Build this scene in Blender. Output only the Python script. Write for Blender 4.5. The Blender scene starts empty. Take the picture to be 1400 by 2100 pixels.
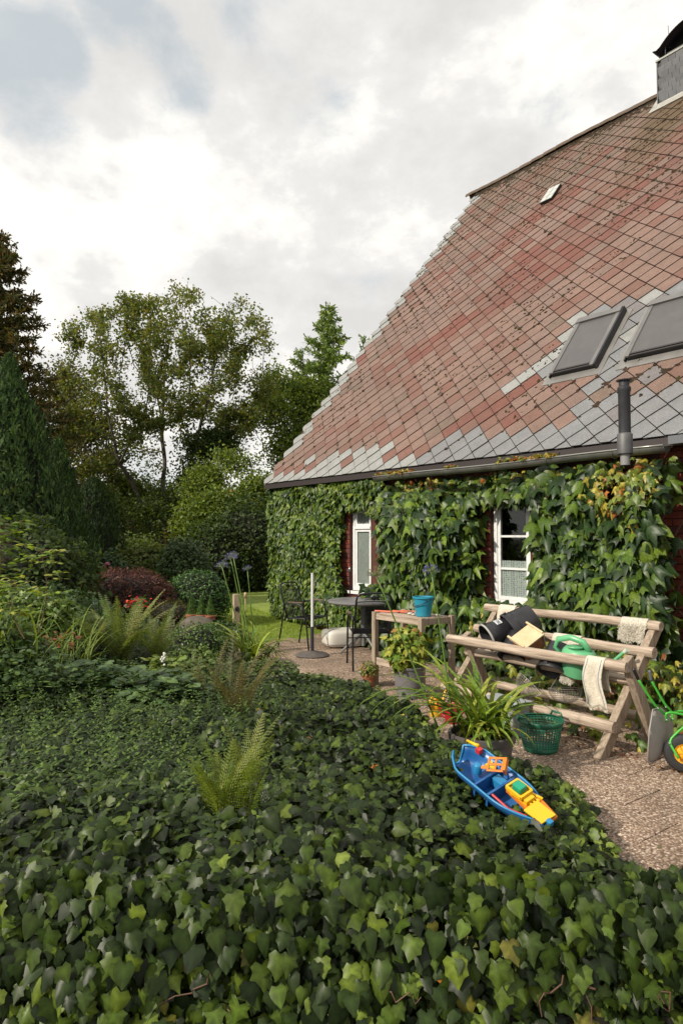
import bpy, math, random
import numpy as np
from mathutils import Matrix, Vector, noise as mnoise
R = np.random.RandomState(11)
random.seed(5)
SC = bpy.context.scene
COL = SC.collection

# ------------------------------------------------------------------ camera, sky, sun
F = 1400.0; EYE = 1.65; PITCH = math.atan(50 / F)
cam = bpy.data.cameras.new('camera'); camo = bpy.data.objects.new('camera', cam); COL.objects.link(camo)
camo.location = (0, 0, EYE); camo.rotation_euler = (math.pi / 2 + PITCH, 0, 0)
cam.sensor_fit = 'HORIZONTAL'; cam.sensor_width = 24.0; cam.lens = 24.0
cam.clip_start = 0.05; cam.clip_end = 2000
SC.camera = camo
SC.render.resolution_x = 682; SC.render.resolution_y = 1024
SC.view_settings.view_transform = 'Standard'; SC.view_settings.look = 'None'
SC.view_settings.exposure = -0.06; SC.view_settings.gamma = 1.0
SC.view_settings.use_curve_mapping = False

def ray(px, py):
    x = (px - 700) / F; y = (1050 - py) / F
    d = np.array([x, math.cos(PITCH) - y * math.sin(PITCH), math.sin(PITCH) + y * math.cos(PITCH)])
    return d / d[1]
def P(px, py, d):
    r = ray(px, py) * d
    return np.array([r[0], r[1], EYE + r[2]])
def PN(px, py, n):
    r = ray(px, py); return P(px, py, n / (r[0] * math.cos(TH_) + math.sin(TH_)))
TH_ = math.atan(1051 / (F / math.cos(PITCH)))
def PZ(px, py, z=0.0):
    r = ray(px, py); return P(px, py, (z - EYE) / r[2])

SUN_DIR = np.array([-0.73, -0.44, 0.58]); SUN_DIR /= np.linalg.norm(SUN_DIR)
sun_el = math.asin(SUN_DIR[2])
sl = bpy.data.lights.new('sun', 'SUN'); sl.energy = 5.0; sl.angle = math.radians(1.5); sl.color = (1.0, 0.91, 0.76)
slo = bpy.data.objects.new('sun', sl); COL.objects.link(slo)
slo.rotation_euler = Vector(SUN_DIR).to_track_quat('Z', 'Y').to_euler()

world = bpy.data.worlds.new('World'); SC.world = world; world.use_nodes = True
def build_world():
    nt = world.node_tree; N = nt.nodes; L = nt.links; N.clear()
    def nd(t, **k):
        n = N.new(t)
        for a, b in k.items(): setattr(n, a, b)
        return n
    def math_(op, a, b=None, c=None, clamp=False):
        n = nd('ShaderNodeMath', operation=op); n.use_clamp = clamp
        for i, v in enumerate((a, b, c)):
            if v is None: continue
            if isinstance(v, (int, float)): n.inputs[i].default_value = v
            else: L.new(v, n.inputs[i])
        return n.outputs[0]
    tc = nd('ShaderNodeTexCoord'); v = tc.outputs['Generated']
    sky = nd('ShaderNodeTexSky', sky_type='NISHITA'); sky.sun_disc = False
    sky.sun_elevation = sun_el; sky.sun_rotation = math.atan2(SUN_DIR[0], SUN_DIR[1])
    bs = nd('ShaderNodeVectorMath', operation='SCALE'); L.new(sky.outputs[0], bs.inputs[0]); bs.inputs['Scale'].default_value = 0.09
    # domain-warped noise
    def noise(scale, detail, rough, vec=v, dist=0.0, off=(0, 0, 0)):
        m = nd('ShaderNodeMapping'); m.inputs['Location'].default_value = off; m.inputs['Scale'].default_value = (1, 1, 1.5)
        L.new(vec, m.inputs['Vector'])
        n = nd('ShaderNodeTexNoise'); n.inputs['Scale'].default_value = scale; n.inputs['Detail'].default_value = detail
        n.inputs['Roughness'].default_value = rough; n.inputs['Distortion'].default_value = dist
        L.new(m.outputs[0], n.inputs['Vector']); return n.outputs['Fac']
    n1 = noise(3.0, 9, 0.58, dist=0.3); n2 = noise(2.6, 9, 0.58, off=(3.1, 1.2, 0.4), dist=0.15); n3 = noise(8, 8, 0.6, off=(1, 7, 2))
    tot = None
    for px, py, r in ((60, 130, 3.0), (110, 230, 2.6), (395, 95, 3.6), (300, 10, 3.0), (570, 90, 5.2), (620, 165, 3.4), (470, 20, 4)):
        d = ray(px, py); d = d / np.linalg.norm(d)
        dp = nd('ShaderNodeVectorMath', operation='DOT_PRODUCT')
        nv = nd('ShaderNodeVectorMath', operation='NORMALIZE'); L.new(v, nv.inputs[0])
        L.new(nv.outputs[0], dp.inputs[0]); dp.inputs[1].default_value = tuple(d)
        mr = nd('ShaderNodeMapRange'); mr.interpolation_type = 'SMOOTHSTEP'
        mr.inputs['From Min'].default_value = math.cos(math.radians(r * 2.0)); mr.inputs['From Max'].default_value = math.cos(math.radians(r * 0.05))
        L.new(dp.outputs['Value'], mr.inputs['Value'])
        tot = mr.outputs[0] if tot is None else math_('MAXIMUM', tot, mr.outputs[0])
    holes = math_('ADD', math_('MULTIPLY', tot, 0.56), math_('MULTIPLY', math_('SUBTRACT', n1, 0.5), 3.2))
    holes = math_('ADD', holes, math_('MULTIPLY', math_('SUBTRACT', n3, 0.5), 1.3))
    mr = nd('ShaderNodeMapRange'); mr.interpolation_type = 'SMOOTHSTEP'; L.new(holes, mr.inputs['Value'])
    mr.inputs['From Min'].default_value = 0.32; mr.inputs['From Max'].default_value = 0.85; mr.inputs['To Max'].default_value = 0.85
    # cloud shading
    cr = nd('ShaderNodeValToRGB'); L.new(math_('ADD', math_('MULTIPLY', n2, 0.7), math_('MULTIPLY', n3, 0.3)), cr.inputs[0])
    e = cr.color_ramp.elements
    e[0].position = 0.40; e[0].color = (0.76, 0.75, 0.73, 1); e[1].position = 0.53; e[1].color = (1.10, 1.065, 1.0, 1)
    m = e.new(0.475); m.color = (0.87, 0.855, 0.83, 1)
    # blue patches: thin veil in front of the blue
    mixb = nd('ShaderNodeMixRGB'); mixb.inputs[0].default_value = 0.7
    L.new(bs.outputs[0], mixb.inputs[1]); mixb.inputs[2].default_value = (0.72, 0.78, 0.80, 1)
    mx = nd('ShaderNodeMixRGB'); L.new(mr.outputs[0], mx.inputs[0]); L.new(cr.outputs[0], mx.inputs[1]); L.new(mixb.outputs[0], mx.inputs[2])
    bg = nd('ShaderNodeBackground'); L.new(mx.outputs[0], bg.inputs[0]); bg.inputs[1].default_value = 1.06
    out = nd('ShaderNodeOutputWorld'); L.new(bg.outputs[0], out.inputs[0])
build_world()

# ------------------------------------------------------------------ house frame: s along the wall (away), n into the wall
TH = math.atan(1051 / (F / math.cos(PITCH))); S_, C_ = math.sin(TH), math.cos(TH)
U = np.array([-S_, C_, 0]); NV = np.array([C_, S_, 0]); ZV = np.array([0, 0, 1.0])
def H(s, n, z): return s * U + n * NV + z * ZV
RH = np.column_stack([-U, NV, ZV])          # local x = -s, y = n, z = up
def on_n(px, py, n):
    r = ray(px, py); k = n / (r @ NV); return float(k * (r @ U)), EYE + float(k * r[2])

# ------------------------------------------------------------------ mesh helpers
def rotz(a): c, s = math.cos(a), math.sin(a); return np.array([[c, -s, 0], [s, c, 0], [0, 0, 1.0]])
def rotx(a): c, s = math.cos(a), math.sin(a); return np.array([[1, 0, 0], [0, c, -s], [0, s, c]])
def roty(a): c, s = math.cos(a), math.sin(a); return np.array([[c, 0, s], [0, 1, 0], [-s, 0, c]])
def frame(x, z):
    z = np.array(z, float); z /= np.linalg.norm(z); x = np.array(x, float); x = x - z * (x @ z); x /= np.linalg.norm(x)
    return np.column_stack([x, np.cross(z, x), z])
class MB:
    def __init__(s): s.v = []; s.f = []; s.m = []; s.c = []
    def add(s, V, Fc, mi=0):
        o = len(s.v); s.v.extend([tuple(map(float, p)) for p in V])
        for f in Fc: s.f.append(tuple(i + o for i in f)); s.m.append(mi)
        return s
    def box(s, c, size, Rm=None, mi=0):
        x, y, z = [a / 2 for a in size]
        V = np.array([(-x, -y, -z), (x, -y, -z), (x, y, -z), (-x, y, -z), (-x, -y, z), (x, -y, z), (x, y, z), (-x, y, z)])
        if Rm is not None: V = V @ np.array(Rm).T
        return s.add(V + np.array(c), [(0, 3, 2, 1), (4, 5, 6, 7), (0, 1, 5, 4), (1, 2, 6, 5), (2, 3, 7, 6), (3, 0, 4, 7)], mi)
    def tube(s, pts, r, n=8, cap=True, mi=0, flat=1.0):
        pts = np.array(pts, float); k = len(pts); rs = np.full(k, r) if np.isscalar(r) else np.array(r)
        T = np.gradient(pts, axis=0); T /= np.linalg.norm(T, axis=1)[:, None] + 1e-9
        up = np.array([0, 0, 1.0]) if abs(T[0][2]) < 0.9 else np.array([1.0, 0, 0])
        V = []
        for i in range(k):
            a = np.cross(T[i], up); na = np.linalg.norm(a)
            a = a / na if na > 1e-6 else np.array([1.0, 0, 0]); b = np.cross(a, T[i]); up = b
            for j in range(n):
                t = 2 * math.pi * j / n; V.append(pts[i] + rs[i] * (math.cos(t) * a + flat * math.sin(t) * b))
        Fc = [(i * n + j, i * n + (j + 1) % n, (i + 1) * n + (j + 1) % n, (i + 1) * n + j) for i in range(k - 1) for j in range(n)]
        if cap: Fc += [tuple(range(n - 1, -1, -1)), tuple((k - 1) * n + j for j in range(n))]
        return s.add(V, Fc, mi)
    def lathe(s, prof, c, n=24, Rm=None, mi=0, arc=None):
        V = []; a1 = 2 * math.pi if arc is None else arc[1]; a0 = 0 if arc is None else arc[0]; nn = n if arc is None else n + 1
        for r, z in prof:
            for j in range(nn):
                t = a0 + (a1 - a0) * j / n; V.append((r * math.cos(t), r * math.sin(t), z))
        V = np.array(V)
        if Rm is not None: V = V @ np.array(Rm).T
        Fc = []
        for i in range(len(prof) - 1):
            for j in range(n): 
                j2 = (j + 1) % nn if arc is None else j + 1
                Fc.append((i * nn + j, i * nn + j2, (i + 1) * nn + j2, (i + 1) * nn + j))
        return s.add(V + np.array(c), Fc, mi)
    def prism(s, outl, th, c, Rm=None, mi=0):
        k = len(outl); V = np.array([(x, y, -th / 2) for x, y in outl] + [(x, y, th / 2) for x, y in outl])
        if Rm is not None: V = V @ np.array(Rm).T
        return s.add(V + np.array(c), [tuple(range(k - 1, -1, -1)), tuple(range(k, 2 * k))] + [(i, (i + 1) % k, k + (i + 1) % k, k + i) for i in range(k)], mi)
    def grid(s, fn, nu, nv, mi=0):
        V = [fn(i / nu, j / nv) for i in range(nu + 1) for j in range(nv + 1)]
        return s.add(V, [(i * (nv + 1) + j, (i + 1) * (nv + 1) + j, (i + 1) * (nv + 1) + j + 1, i * (nv + 1) + j + 1) for i in range(nu) for j in range(nv)], mi)
def base_of(parent): return np.array(parent['_b']) if parent is not None and '_b' in parent else np.zeros(3)
def link(name, me, parent=None, loc=None):
    o = bpy.data.objects.new(name, me); COL.objects.link(o)
    if parent is not None: o.parent = parent
    if loc is not None: o.location = loc
    return o
def root_base(parent):
    while parent is not None and parent.parent is not None: parent = parent.parent
    return BASES.get(parent.name, np.zeros(3)) if parent is not None else np.zeros(3)
BASES = {}
def build(name, mb, mats, parent=None, smooth=False, bevel=0.0, solid=0.0, base=None, kind=None, autosmooth=None):
    b = root_base(parent) if parent is not None else (np.zeros(3) if base is None else np.array(base, float))
    me = bpy.data.meshes.new(name)
    me.from_pydata([tuple(np.array(p) - b) for p in mb.v], [], mb.f)
    for m in (mats if isinstance(mats, (list, tuple)) else [mats]): me.materials.append(m)
    me.polygons.foreach_set('material_index', mb.m)
    if smooth: me.polygons.foreach_set('use_smooth', [True] * len(mb.f))
    me.update()
    o = link(name, me, parent, None if parent is not None else tuple(b))
    if parent is None: BASES[o.name] = b
    if smooth and autosmooth is not None:
        me.set_sharp_from_angle(angle=math.radians(autosmooth))
    if solid:
        md = o.modifiers.new('s', 'SOLIDIFY'); md.thickness = solid; md.offset = 0
    if bevel:
        md = o.modifiers.new('b', 'BEVEL'); md.width = bevel; md.segments = 2; md.limit_method = 'ANGLE'
    if kind: o['kind'] = kind
    return o
def tag(o, label, cat, group=None, kind=None):
    o['label'] = label; o['category'] = cat
    if group: o['group'] = group
    if kind: o['kind'] = kind
    return o
def thing(name, loc, label, cat, group=None):
    o = bpy.data.objects.new(name, None); COL.objects.link(o); o.location = tuple(map(float, loc)); o.empty_display_size = 0.2
    BASES[o.name] = np.array(loc, float)
    return tag(o, label, cat, group)
def tri_mesh(name, V, T, mat, colors=None, parent=None, base=None, smooth=False, kind=None):
    """numpy mesh of triangles; colors per vertex"""
    b = root_base(parent) if parent is not None else (np.zeros(3) if base is None else np.array(base, float))
    V = np.asarray(V, dtype=np.float32) - b.astype(np.float32); T = np.asarray(T, dtype=np.int32)
    me = bpy.data.meshes.new(name)
    me.vertices.add(len(V)); me.vertices.foreach_set('co', V.ravel())
    me.loops.add(T.size); me.loops.foreach_set('vertex_index', T.ravel())
    me.polygons.add(len(T)); me.polygons.foreach_set('loop_start', np.arange(0, T.size, 3, dtype=np.int32))
    me.polygons.foreach_set('loop_total', np.full(len(T), 3, dtype=np.int32))
    if smooth: me.polygons.foreach_set('use_smooth', np.ones(len(T), dtype=bool))
    if colors is not None:
        a = me.color_attributes.new('Col', 'FLOAT_COLOR', 'POINT')
        c4 = np.ones((len(V), 4), dtype=np.float32); c4[:, :3] = colors; a.data.foreach_set('color', c4.ravel())
    me.update(); me.validate()
    me.materials.append(mat)
    o = link(name, me, parent, None if parent is not None else tuple(b))
    if parent is None: BASES[o.name] = b
    if kind: o['kind'] = kind
    return o

# ------------------------------------------------------------------ materials
MATS = {}
def mat(name, col, rough=0.6, metal=0.0, col2=None, scale=20, detail=6, stretch=(1, 1, 1), bump=0.0, spec=0.5, coord='Object', sub=0.0, fac=(0.35, 0.65), bscale=None):
    if name in MATS: return MATS[name]
    m = bpy.data.materials.new(name); m.use_nodes = True; nt = m.node_tree; N = nt.nodes; L = nt.links
    p = N['Principled BSDF']; p.inputs['Roughness'].default_value = rough; p.inputs['Metallic'].default_value = metal
    p.inputs['Specular IOR Level'].default_value = spec
    p.inputs['Base Color'].default_value = (*col, 1)
    if col2 is not None or bump:
        tc = N.new('ShaderNodeTexCoord'); mp = N.new('ShaderNodeMapping'); mp.inputs['Scale'].default_value = stretch
        L.new(tc.outputs[coord], mp.inputs[0])
        n = N.new('ShaderNodeTexNoise'); n.inputs['Scale'].default_value = scale; n.inputs['Detail'].default_value = detail; n.inputs['Roughness'].default_value = 0.65
        L.new(mp.outputs[0], n.inputs['Vector'])
        if col2 is not None:
            r = N.new('ShaderNodeValToRGB'); r.color_ramp.elements[0].position = fac[0]; r.color_ramp.elements[1].position = fac[1]
            r.color_ramp.elements[0].color = (*col, 1); r.color_ramp.elements[1].color = (*col2, 1)
            L.new(n.outputs['Fac'], r.inputs[0]); L.new(r.outputs[0], p.inputs['Base Color'])
        if bump:
            n2 = n
            if bscale:
                n2 = N.new('ShaderNodeTexNoise'); n2.inputs['Scale'].default_value = bscale; n2.inputs['Detail'].default_value = 5; L.new(mp.outputs[0], n2.inputs['Vector'])
            b = N.new('ShaderNodeBump'); b.inputs['Strength'].default_value = bump; b.inputs['Distance'].default_value = 0.01
            L.new(n2.outputs['Fac'], b.inputs['Height']); L.new(b.outputs[0], p.inputs['Normal'])
    MATS[name] = m; return m
def leafmat(name, rough=0.4, trans=0.25, spec=0.5, tcol=(1.3, 1.25, 0.5), vary=0.35):
    m = bpy.data.materials.new(name); m.use_nodes = True; nt = m.node_tree; N = nt.nodes; L = nt.links
    p = N['Principled BSDF']; p.inputs['Roughness'].default_value = rough; p.inputs['Specular IOR Level'].default_value = spec
    a = N.new('ShaderNodeAttribute'); a.attribute_name = 'Col'
    g = N.new('ShaderNodeNewGeometry')
    n = N.new('ShaderNodeTexNoise'); n.inputs['Scale'].default_value = 60; n.inputs['Detail'].default_value = 3; L.new(g.outputs['Position'], n.inputs['Vector'])
    mr = N.new('ShaderNodeMapRange'); mr.inputs['From Min'].default_value = 0.3; mr.inputs['From Max'].default_value = 0.7
    mr.inputs['To Min'].default_value = 1 - vary; mr.inputs['To Max'].default_value = 1 + vary; L.new(n.outputs['Fac'], mr.inputs[0])
    sc = N.new('ShaderNodeVectorMath'); sc.operation = 'SCALE'; L.new(a.outputs['Color'], sc.inputs[0]); L.new(mr.outputs[0], sc.inputs['Scale'])
    L.new(sc.outputs[0], p.inputs['Base Color'])
    tr = N.new('ShaderNodeBsdfTranslucent'); ml = N.new('ShaderNodeVectorMath'); ml.operation = 'MULTIPLY'; ml.inputs[1].default_value = tcol
    L.new(sc.outputs[0], ml.inputs[0]); L.new(ml.outputs[0], tr.inputs['Color'])
    mx = N.new('ShaderNodeMixShader'); mx.inputs[0].default_value = trans
    L.new(p.outputs[0], mx.inputs[1]); L.new(tr.outputs[0], mx.inputs[2]); L.new(mx.outputs[0], N['Material Output'].inputs['Surface'])
    return m
LEAF = leafmat('leaf_glossy', 0.42, 0.25, 0.38)
IVYM = leafmat('ivy_leaf', 0.42, 0.12, 0.22, vary=.25)
LEAFM = leafmat('leaf_matte', 0.55, 0.42, 0.3)
LEAFN = leafmat('needle_foliage', 0.7, 0.25, 0.2)
PETAL = leafmat('petal', 0.6, 0.35, 0.3, (1, 1, 1), 0.1)
bark = mat('bark', (0.035, 0.028, 0.02), 0.9, col2=(0.10, 0.085, 0.065), scale=6, stretch=(1, 1, 0.25), bump=0.6)
stem_m = mat('green_stem', (0.12, 0.20, 0.04), 0.5)
twig_m = mat('brown_twig', (0.10, 0.05, 0.03), 0.7)

# ------------------------------------------------------------------ leaf templates: V (k,3) x=width, y=length, z=normal ; T ; shade per vertex
def fan(outl, c, zc, zfun):
    V = [(c[0], c[1], zc)] + [(x, y, zfun(x, y)) for x, y in outl]
    k = len(outl); T = [(0, 1 + i, 1 + (i + 1) % k) for i in range(k)]
    return np.array(V, float), np.array(T)
def mir(h): return h + [(-x, y) for x, y in reversed(h) if abs(x) > 1e-6]
IVY_O = mir([(0, 0.0), (0.24, -0.12), (0.48, 0.06), (0.42, 0.27), (0.45, 0.52), (0.26, 0.62), (0, 0.98)])
IVY_H = mir([(0, 0.0), (0.26, -0.12), (0.46, 0.16), (0.42, 0.38), (0.26, 0.68), (0.1, 0.9), (0, 1.02)])
IVY_P = mir([(0, 0.02), (0.22, -0.14), (0.44, 0.0), (0.38, 0.18), (0.53, 0.42), (0.31, 0.50), (0.15, 0.72), (0, 1.04)])
zf = lambda x, y: -0.35 * abs(x) ** 1.6 - 0.10 * max(0, y) ** 2 + 0.02 * math.sin(9 * y + 5 * x)
T_IVY = [fan(o, (0, 0.22), 0.03, zf) for o in (IVY_O, IVY_H, IVY_P)]
VIN1 = mir([(0, 0.0), (0.22, -0.10), (0.36, 0.10), (0.62, 0.50), (0.34, 0.48), (0.22, 0.60), (0, 1.15)])
VIN2 = mir([(0, 0.0), (0.26, -0.06), (0.50, 0.25), (0.56, 0.62), (0.25, 0.62), (0, 1.1)])
zv = lambda x, y: -0.55 * abs(x) ** 1.3 - 0.30 * max(0, y) ** 2
T_VINE = [fan(o, (0, 0.22), 0.05, zv) for o in (VIN1, VIN2)]
OVAL = (np.array([(0, 0, 0), (0.24, 0.32, -0.05), (0.17, 0.72, -0.05), (0, 1, -0.1), (-0.17, 0.72, -0.05), (-0.24, 0.32, -0.05), (0, 0.5, 0.03)], float),
        np.array([(6, i, (i + 1) % 6) for i in range(6)]))
DIAM = (np.array([(0, 0, 0), (0.28, 0.45, -0.05), (0, 1, 0), (-0.28, 0.45, -0.05)], float), np.array([(0, 1, 2), (0, 2, 3)]))
NEED = (np.array([(-0.09, 0, 0), (0.09, 0, 0), (0, 1, 0)], float), np.array([(0, 1, 2)]))
SPRAY = (np.array([(0, 0, 0), (0.3, 0.35, 0), (0.1, 0.4, 0), (0.26, 0.75, 0), (0, 1, 0), (-0.24, 0.7, 0), (-0.1, 0.38, 0), (-0.3, 0.3, 0)], float),
         np.array([(0, 1, 2), (2, 3, 4), (4, 5, 6), (6, 7, 0), (0, 2, 6), (2, 4, 6)]))
def unit(a): return a / (np.linalg.norm(a, axis=-1, keepdims=True) + 1e-9)
def scatter(tmpl, pos, nrm, tip, size, col, wscale=1.0, edge=0.75, mid=1.25):
    """leaves: returns V, T, C"""
    V0, T0 = tmpl; n = len(pos); nrm = unit(nrm); tip = unit(tip - nrm * (tip * nrm).sum(1, keepdims=True)); sx = np.cross(tip, nrm)
    size = np.asarray(size)[:, None, None]
    bend = R.uniform(0.2, 2.4, (n, 1, 1))
    V = pos[:, None, :] + size * (V0[None, :, 0:1] * wscale * sx[:, None, :] + V0[None, :, 1:2] * tip[:, None, :] + bend * V0[None, :, 2:3] * nrm[:, None, :])
    k = len(V0); T = (T0[None] + (np.arange(n) * k)[:, None, None]).reshape(-1, 3)
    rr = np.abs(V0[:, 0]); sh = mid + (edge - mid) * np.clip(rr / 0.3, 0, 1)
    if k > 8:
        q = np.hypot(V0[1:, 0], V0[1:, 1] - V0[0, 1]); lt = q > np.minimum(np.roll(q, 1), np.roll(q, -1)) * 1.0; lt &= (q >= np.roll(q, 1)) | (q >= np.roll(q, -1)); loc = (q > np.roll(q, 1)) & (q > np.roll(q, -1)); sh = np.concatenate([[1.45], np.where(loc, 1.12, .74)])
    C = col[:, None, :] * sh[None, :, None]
    return V.reshape(-1, 3), T, C.reshape(-1, 3)
def cat(parts):
    o = 0; Vs = []; Ts = []; Cs = []
    for V, T, C in parts:
        Vs.append(V); Ts.append(T + o); Cs.append(C); o += len(V)
    return np.concatenate(Vs), np.concatenate(Ts), np.concatenate(Cs)
def colmix(n, cols, w=None, jit=0.2):
    cols = np.array(cols, float); i = R.choice(len(cols), n, p=None if w is None else np.array(w) / sum(w))
    return cols[i] * R.uniform(1 - jit, 1 + jit, (n, 1))
def rsph(n): return unit(R.normal(size=(n, 3)))

# ------------------------------------------------------------------ ground
def hpoly_in(pts, poly):
    x, y = pts[:, 0], pts[:, 1]; ins = np.zeros(len(pts), bool); k = len(poly); j = k - 1
    for i in range(k):
        xi, yi = poly[i]; xj, yj = poly[j]
        c = ((yi > y) != (yj > y)) & (x < (xj - xi) * (y - yi) / (yj - yi + 1e-12) + xi); ins ^= c; j = i
    return ins
def polydist(pts, poly):
    d = np.full(len(pts), 1e9); k = len(poly)
    for i in range(k):
        a = np.array(poly[i]); b = np.array(poly[(i + 1) % k]); ab = b - a
        t = np.clip(((pts - a) @ ab) / (ab @ ab), 0, 1); d = np.minimum(d, np.linalg.norm(pts - a - t[:, None] * ab, axis=1))
    return d
def groundmat():
    m = mat('ground_soil', (0.03, 0.03, 0.015), 0.95, col2=(0.05, 0.06, 0.02), scale=1.2, coord='Object'); return m
g = MB(); g.grid(lambda a, b: (-400 + 800 * a, -60 + 900 * b, -0.06 if b < 0.1 else -0.06), 20, 20)
build('ground', g, groundmat(), kind='structure')

def lawn_z(x, y):
    s = x * U[0] + y * U[1]
    return -0.02 + np.clip((s - 9.3) * 0.085, 0, 0.30)
# lawn
lawn_m = mat('lawn_grass', (0.14, 0.20, 0.025), 0.9, col2=(0.22, 0.28, 0.04), scale=3, bump=0.8, bscale=90, coord='Object')
lg = MB(); LX0, LX1, LY0, LY1 = -7.0, 3.0, 8.0, 24.0
def lawnpt(a, b):
    x = LX0 + (LX1 - LX0) * a; y = LY0 + (LY1 - LY0) * b; return (x, y, float(lawn_z(x, y)))
lg.grid(lawnpt, 40, 60); build('lawn', lg, lawn_m, kind='structure', smooth=True)

# patio of washed-concrete slabs, rows along n, broken bond along s
def washed():
    m = bpy.data.materials.new('washed_concrete'); m.use_nodes = True; nt = m.node_tree; N = nt.nodes; L = nt.links; p = N['Principled BSDF']
    g = N.new('ShaderNodeNewGeometry')
    v = N.new('ShaderNodeTexVoronoi'); v.inputs['Scale'].default_value = 75; v.inputs['Randomness'].default_value = 1; L.new(g.outputs['Position'], v.inputs['Vector'])
    sep = N.new('ShaderNodeSeparateColor'); L.new(v.outputs['Color'], sep.inputs[0])
    r = N.new('ShaderNodeValToRGB'); e = r.color_ramp.elements
    e[0].position = 0.0; e[0].color = (0.17, 0.11, 0.075, 1); e[1].position = 1.0; e[1].color = (0.72, 0.61, 0.50, 1)
    for pos, c in ((0.25, (0.30, 0.205, 0.14, 1)), (0.5, (0.40, 0.29, 0.21, 1)), (0.75, (0.51, 0.38, 0.285, 1))): x = e.new(pos); x.color = c
    L.new(sep.outputs[0], r.inputs[0])
    mr = N.new('ShaderNodeMapRange'); mr.inputs['From Min'].default_value = 0.35; mr.inputs['From Max'].default_value = 0.75; L.new(v.outputs['Distance'], mr.inputs[0])
    mx = N.new('ShaderNodeMixRGB'); L.new(mr.outputs[0], mx.inputs[0]); L.new(r.outputs[0], mx.inputs[1]); mx.inputs[2].default_value = (0.15, 0.10, 0.07, 1)
    n = N.new('ShaderNodeTexNoise'); n.inputs['Scale'].default_value = 1.6; n.inputs['Detail'].default_value = 9; L.new(g.outputs['Position'], n.inputs['Vector'])
    mr2 = N.new('ShaderNodeMapRange'); mr2.inputs['From Min'].default_value = 0.3; mr2.inputs['From Max'].default_value = 0.7; mr2.inputs['To Min'].default_value = 0.62; mr2.inputs['To Max'].default_value = 1.12; L.new(n.outputs['Fac'], mr2.inputs[0])
    sc = N.new('ShaderNodeVectorMath'); sc.operation = 'SCALE'; L.new(mx.outputs[0], sc.inputs[0]); L.new(mr2.outputs[0], sc.inputs['Scale']); L.new(sc.outputs[0], p.inputs['Base Color'])
    b = N.new('ShaderNodeBump'); b.inputs['Strength'].default_value = 0.7; b.inputs['Distance'].default_value = 0.006; b.invert = True; L.new(v.outputs['Distance'], b.inputs['Height']); L.new(b.outputs[0], p.inputs['Normal'])
    p.inputs['Roughness'].default_value = 0.8
    return m
WASH = washed()
patio_poly = [(1.2, 2.6), (1.2, 7.15), (6.0, 7.15)]
pb = MB(); c0 = [H(0.0, 2.4, -0.035), H(0.0, 6.9, -0.035), H(9.55, 6.9, -0.035), H(9.2, 5.0, -0.035), H(8.7, 4.3, -0.035), H(7.0, 3.2, -0.035), H(3.0, 2.4, -0.035)]
pb.add(c0, [tuple(range(len(c0)))]); 
patio = build('patio', pb, mat('joint_sand', (0.10, 0.075, 0.04), 0.95, col2=(0.06, 0.07, 0.03), scale=30), kind='structure')
slab = MB().box((0, 0, -0.02), (0.594, 0.414, 0.04)); 
sm_ = build('slab', slab, WASH, patio, bevel=0.004); first = True
pp = np.array([(p @ U, p @ NV) for p in c0])
for i in range(-1, 12):
    n0 = 3.95 + (i - 4) * 0.42
    for k in range(18):
        s0 = 2.36 + (k - 4) * 0.6 + (0.27 if i % 2 else 0.0)
        cs = np.array([(s0 + a, n0 + b) for a in (-0.25, 0.3, 0.6) for b in (0.02, 0.4)])
        if not hpoly_in(cs[2:4] * 1.0, pp).any() or s0 < 0.6 or n0 < 2.3 or n0 + .42 > 6.95: continue
        if s0 + 0.6 > 9.6: continue
        o = sm_ if first else sm_.copy()
        if not first: COL.objects.link(o)
        first = False
        c = H(s0 + 0.3, n0 + 0.21, R.uniform(-0.003, 0.002)); o.location = tuple(c)
        o.rotation_euler = (R.uniform(-.004, .004), R.uniform(-.004, .004), math.atan2(-C_, S_))

# ------------------------------------------------------------------ the farmhouse
DE, ZE = 6.6, 2.643; SG = 11.27; SLOPE = math.radians(51.23); MS = math.tan(SLOPE); BMAX = 9.585
NR = DE + BMAX * math.cos(SLOPE); ZR = ZE + BMAX * math.sin(SLOPE); S0 = -2.0
RN = -NV * math.sin(SLOPE) + ZV * math.cos(SLOPE)      # roof normal
RB = NV * math.cos(SLOPE) + ZV * math.sin(SLOPE)        # up the slope
def RP(s, b, h=0.0): return H(s, DE, ZE) + RB * b + RN * h
NW = 6.9
house = thing('farmhouse', H(5, NW, 0), 'brick farmhouse with steep faded red and grey diamond tile roof', 'house')
brick_wall_m = mat('mortar_brick', (0.05, 0.018, 0.012), 0.9, col2=(0.09, 0.03, 0.02), scale=8, bump=0.4, bscale=60)
# walls with window openings (front wall as boxes round the openings)
WR = dict(s0=5.33, s1=5.95, z0=0.76, z1=2.12); WL = dict(s0=8.42, s1=8.95, z0=0.76, z1=2.14)
wl = MB()
def wbox(mb, s0, s1, n0, n1, z0, z1, mi=0): mb.box(H((s0 + s1) / 2, (n0 + n1) / 2, (z0 + z1) / 2), (abs(s1 - s0), abs(n1 - n0), abs(z1 - z0)), RH, mi)
segs = [(S0, WR['s0']), (WR['s1'], WL['s0']), (WL['s1'], SG - 0.12)]
for a, b in segs: wbox(wl, a, b, NW, NW + 0.3, -0.1, 2.75)
for w in (WR, WL): wbox(wl, w['s0'], w['s1'], NW, NW + 0.3, -0.1, w['z0']); wbox(wl, w['s0'], w['s1'], NW, NW + 0.3, w['z1'], 2.75)
wall = build('wall', wl, brick_wall_m, house)
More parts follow.
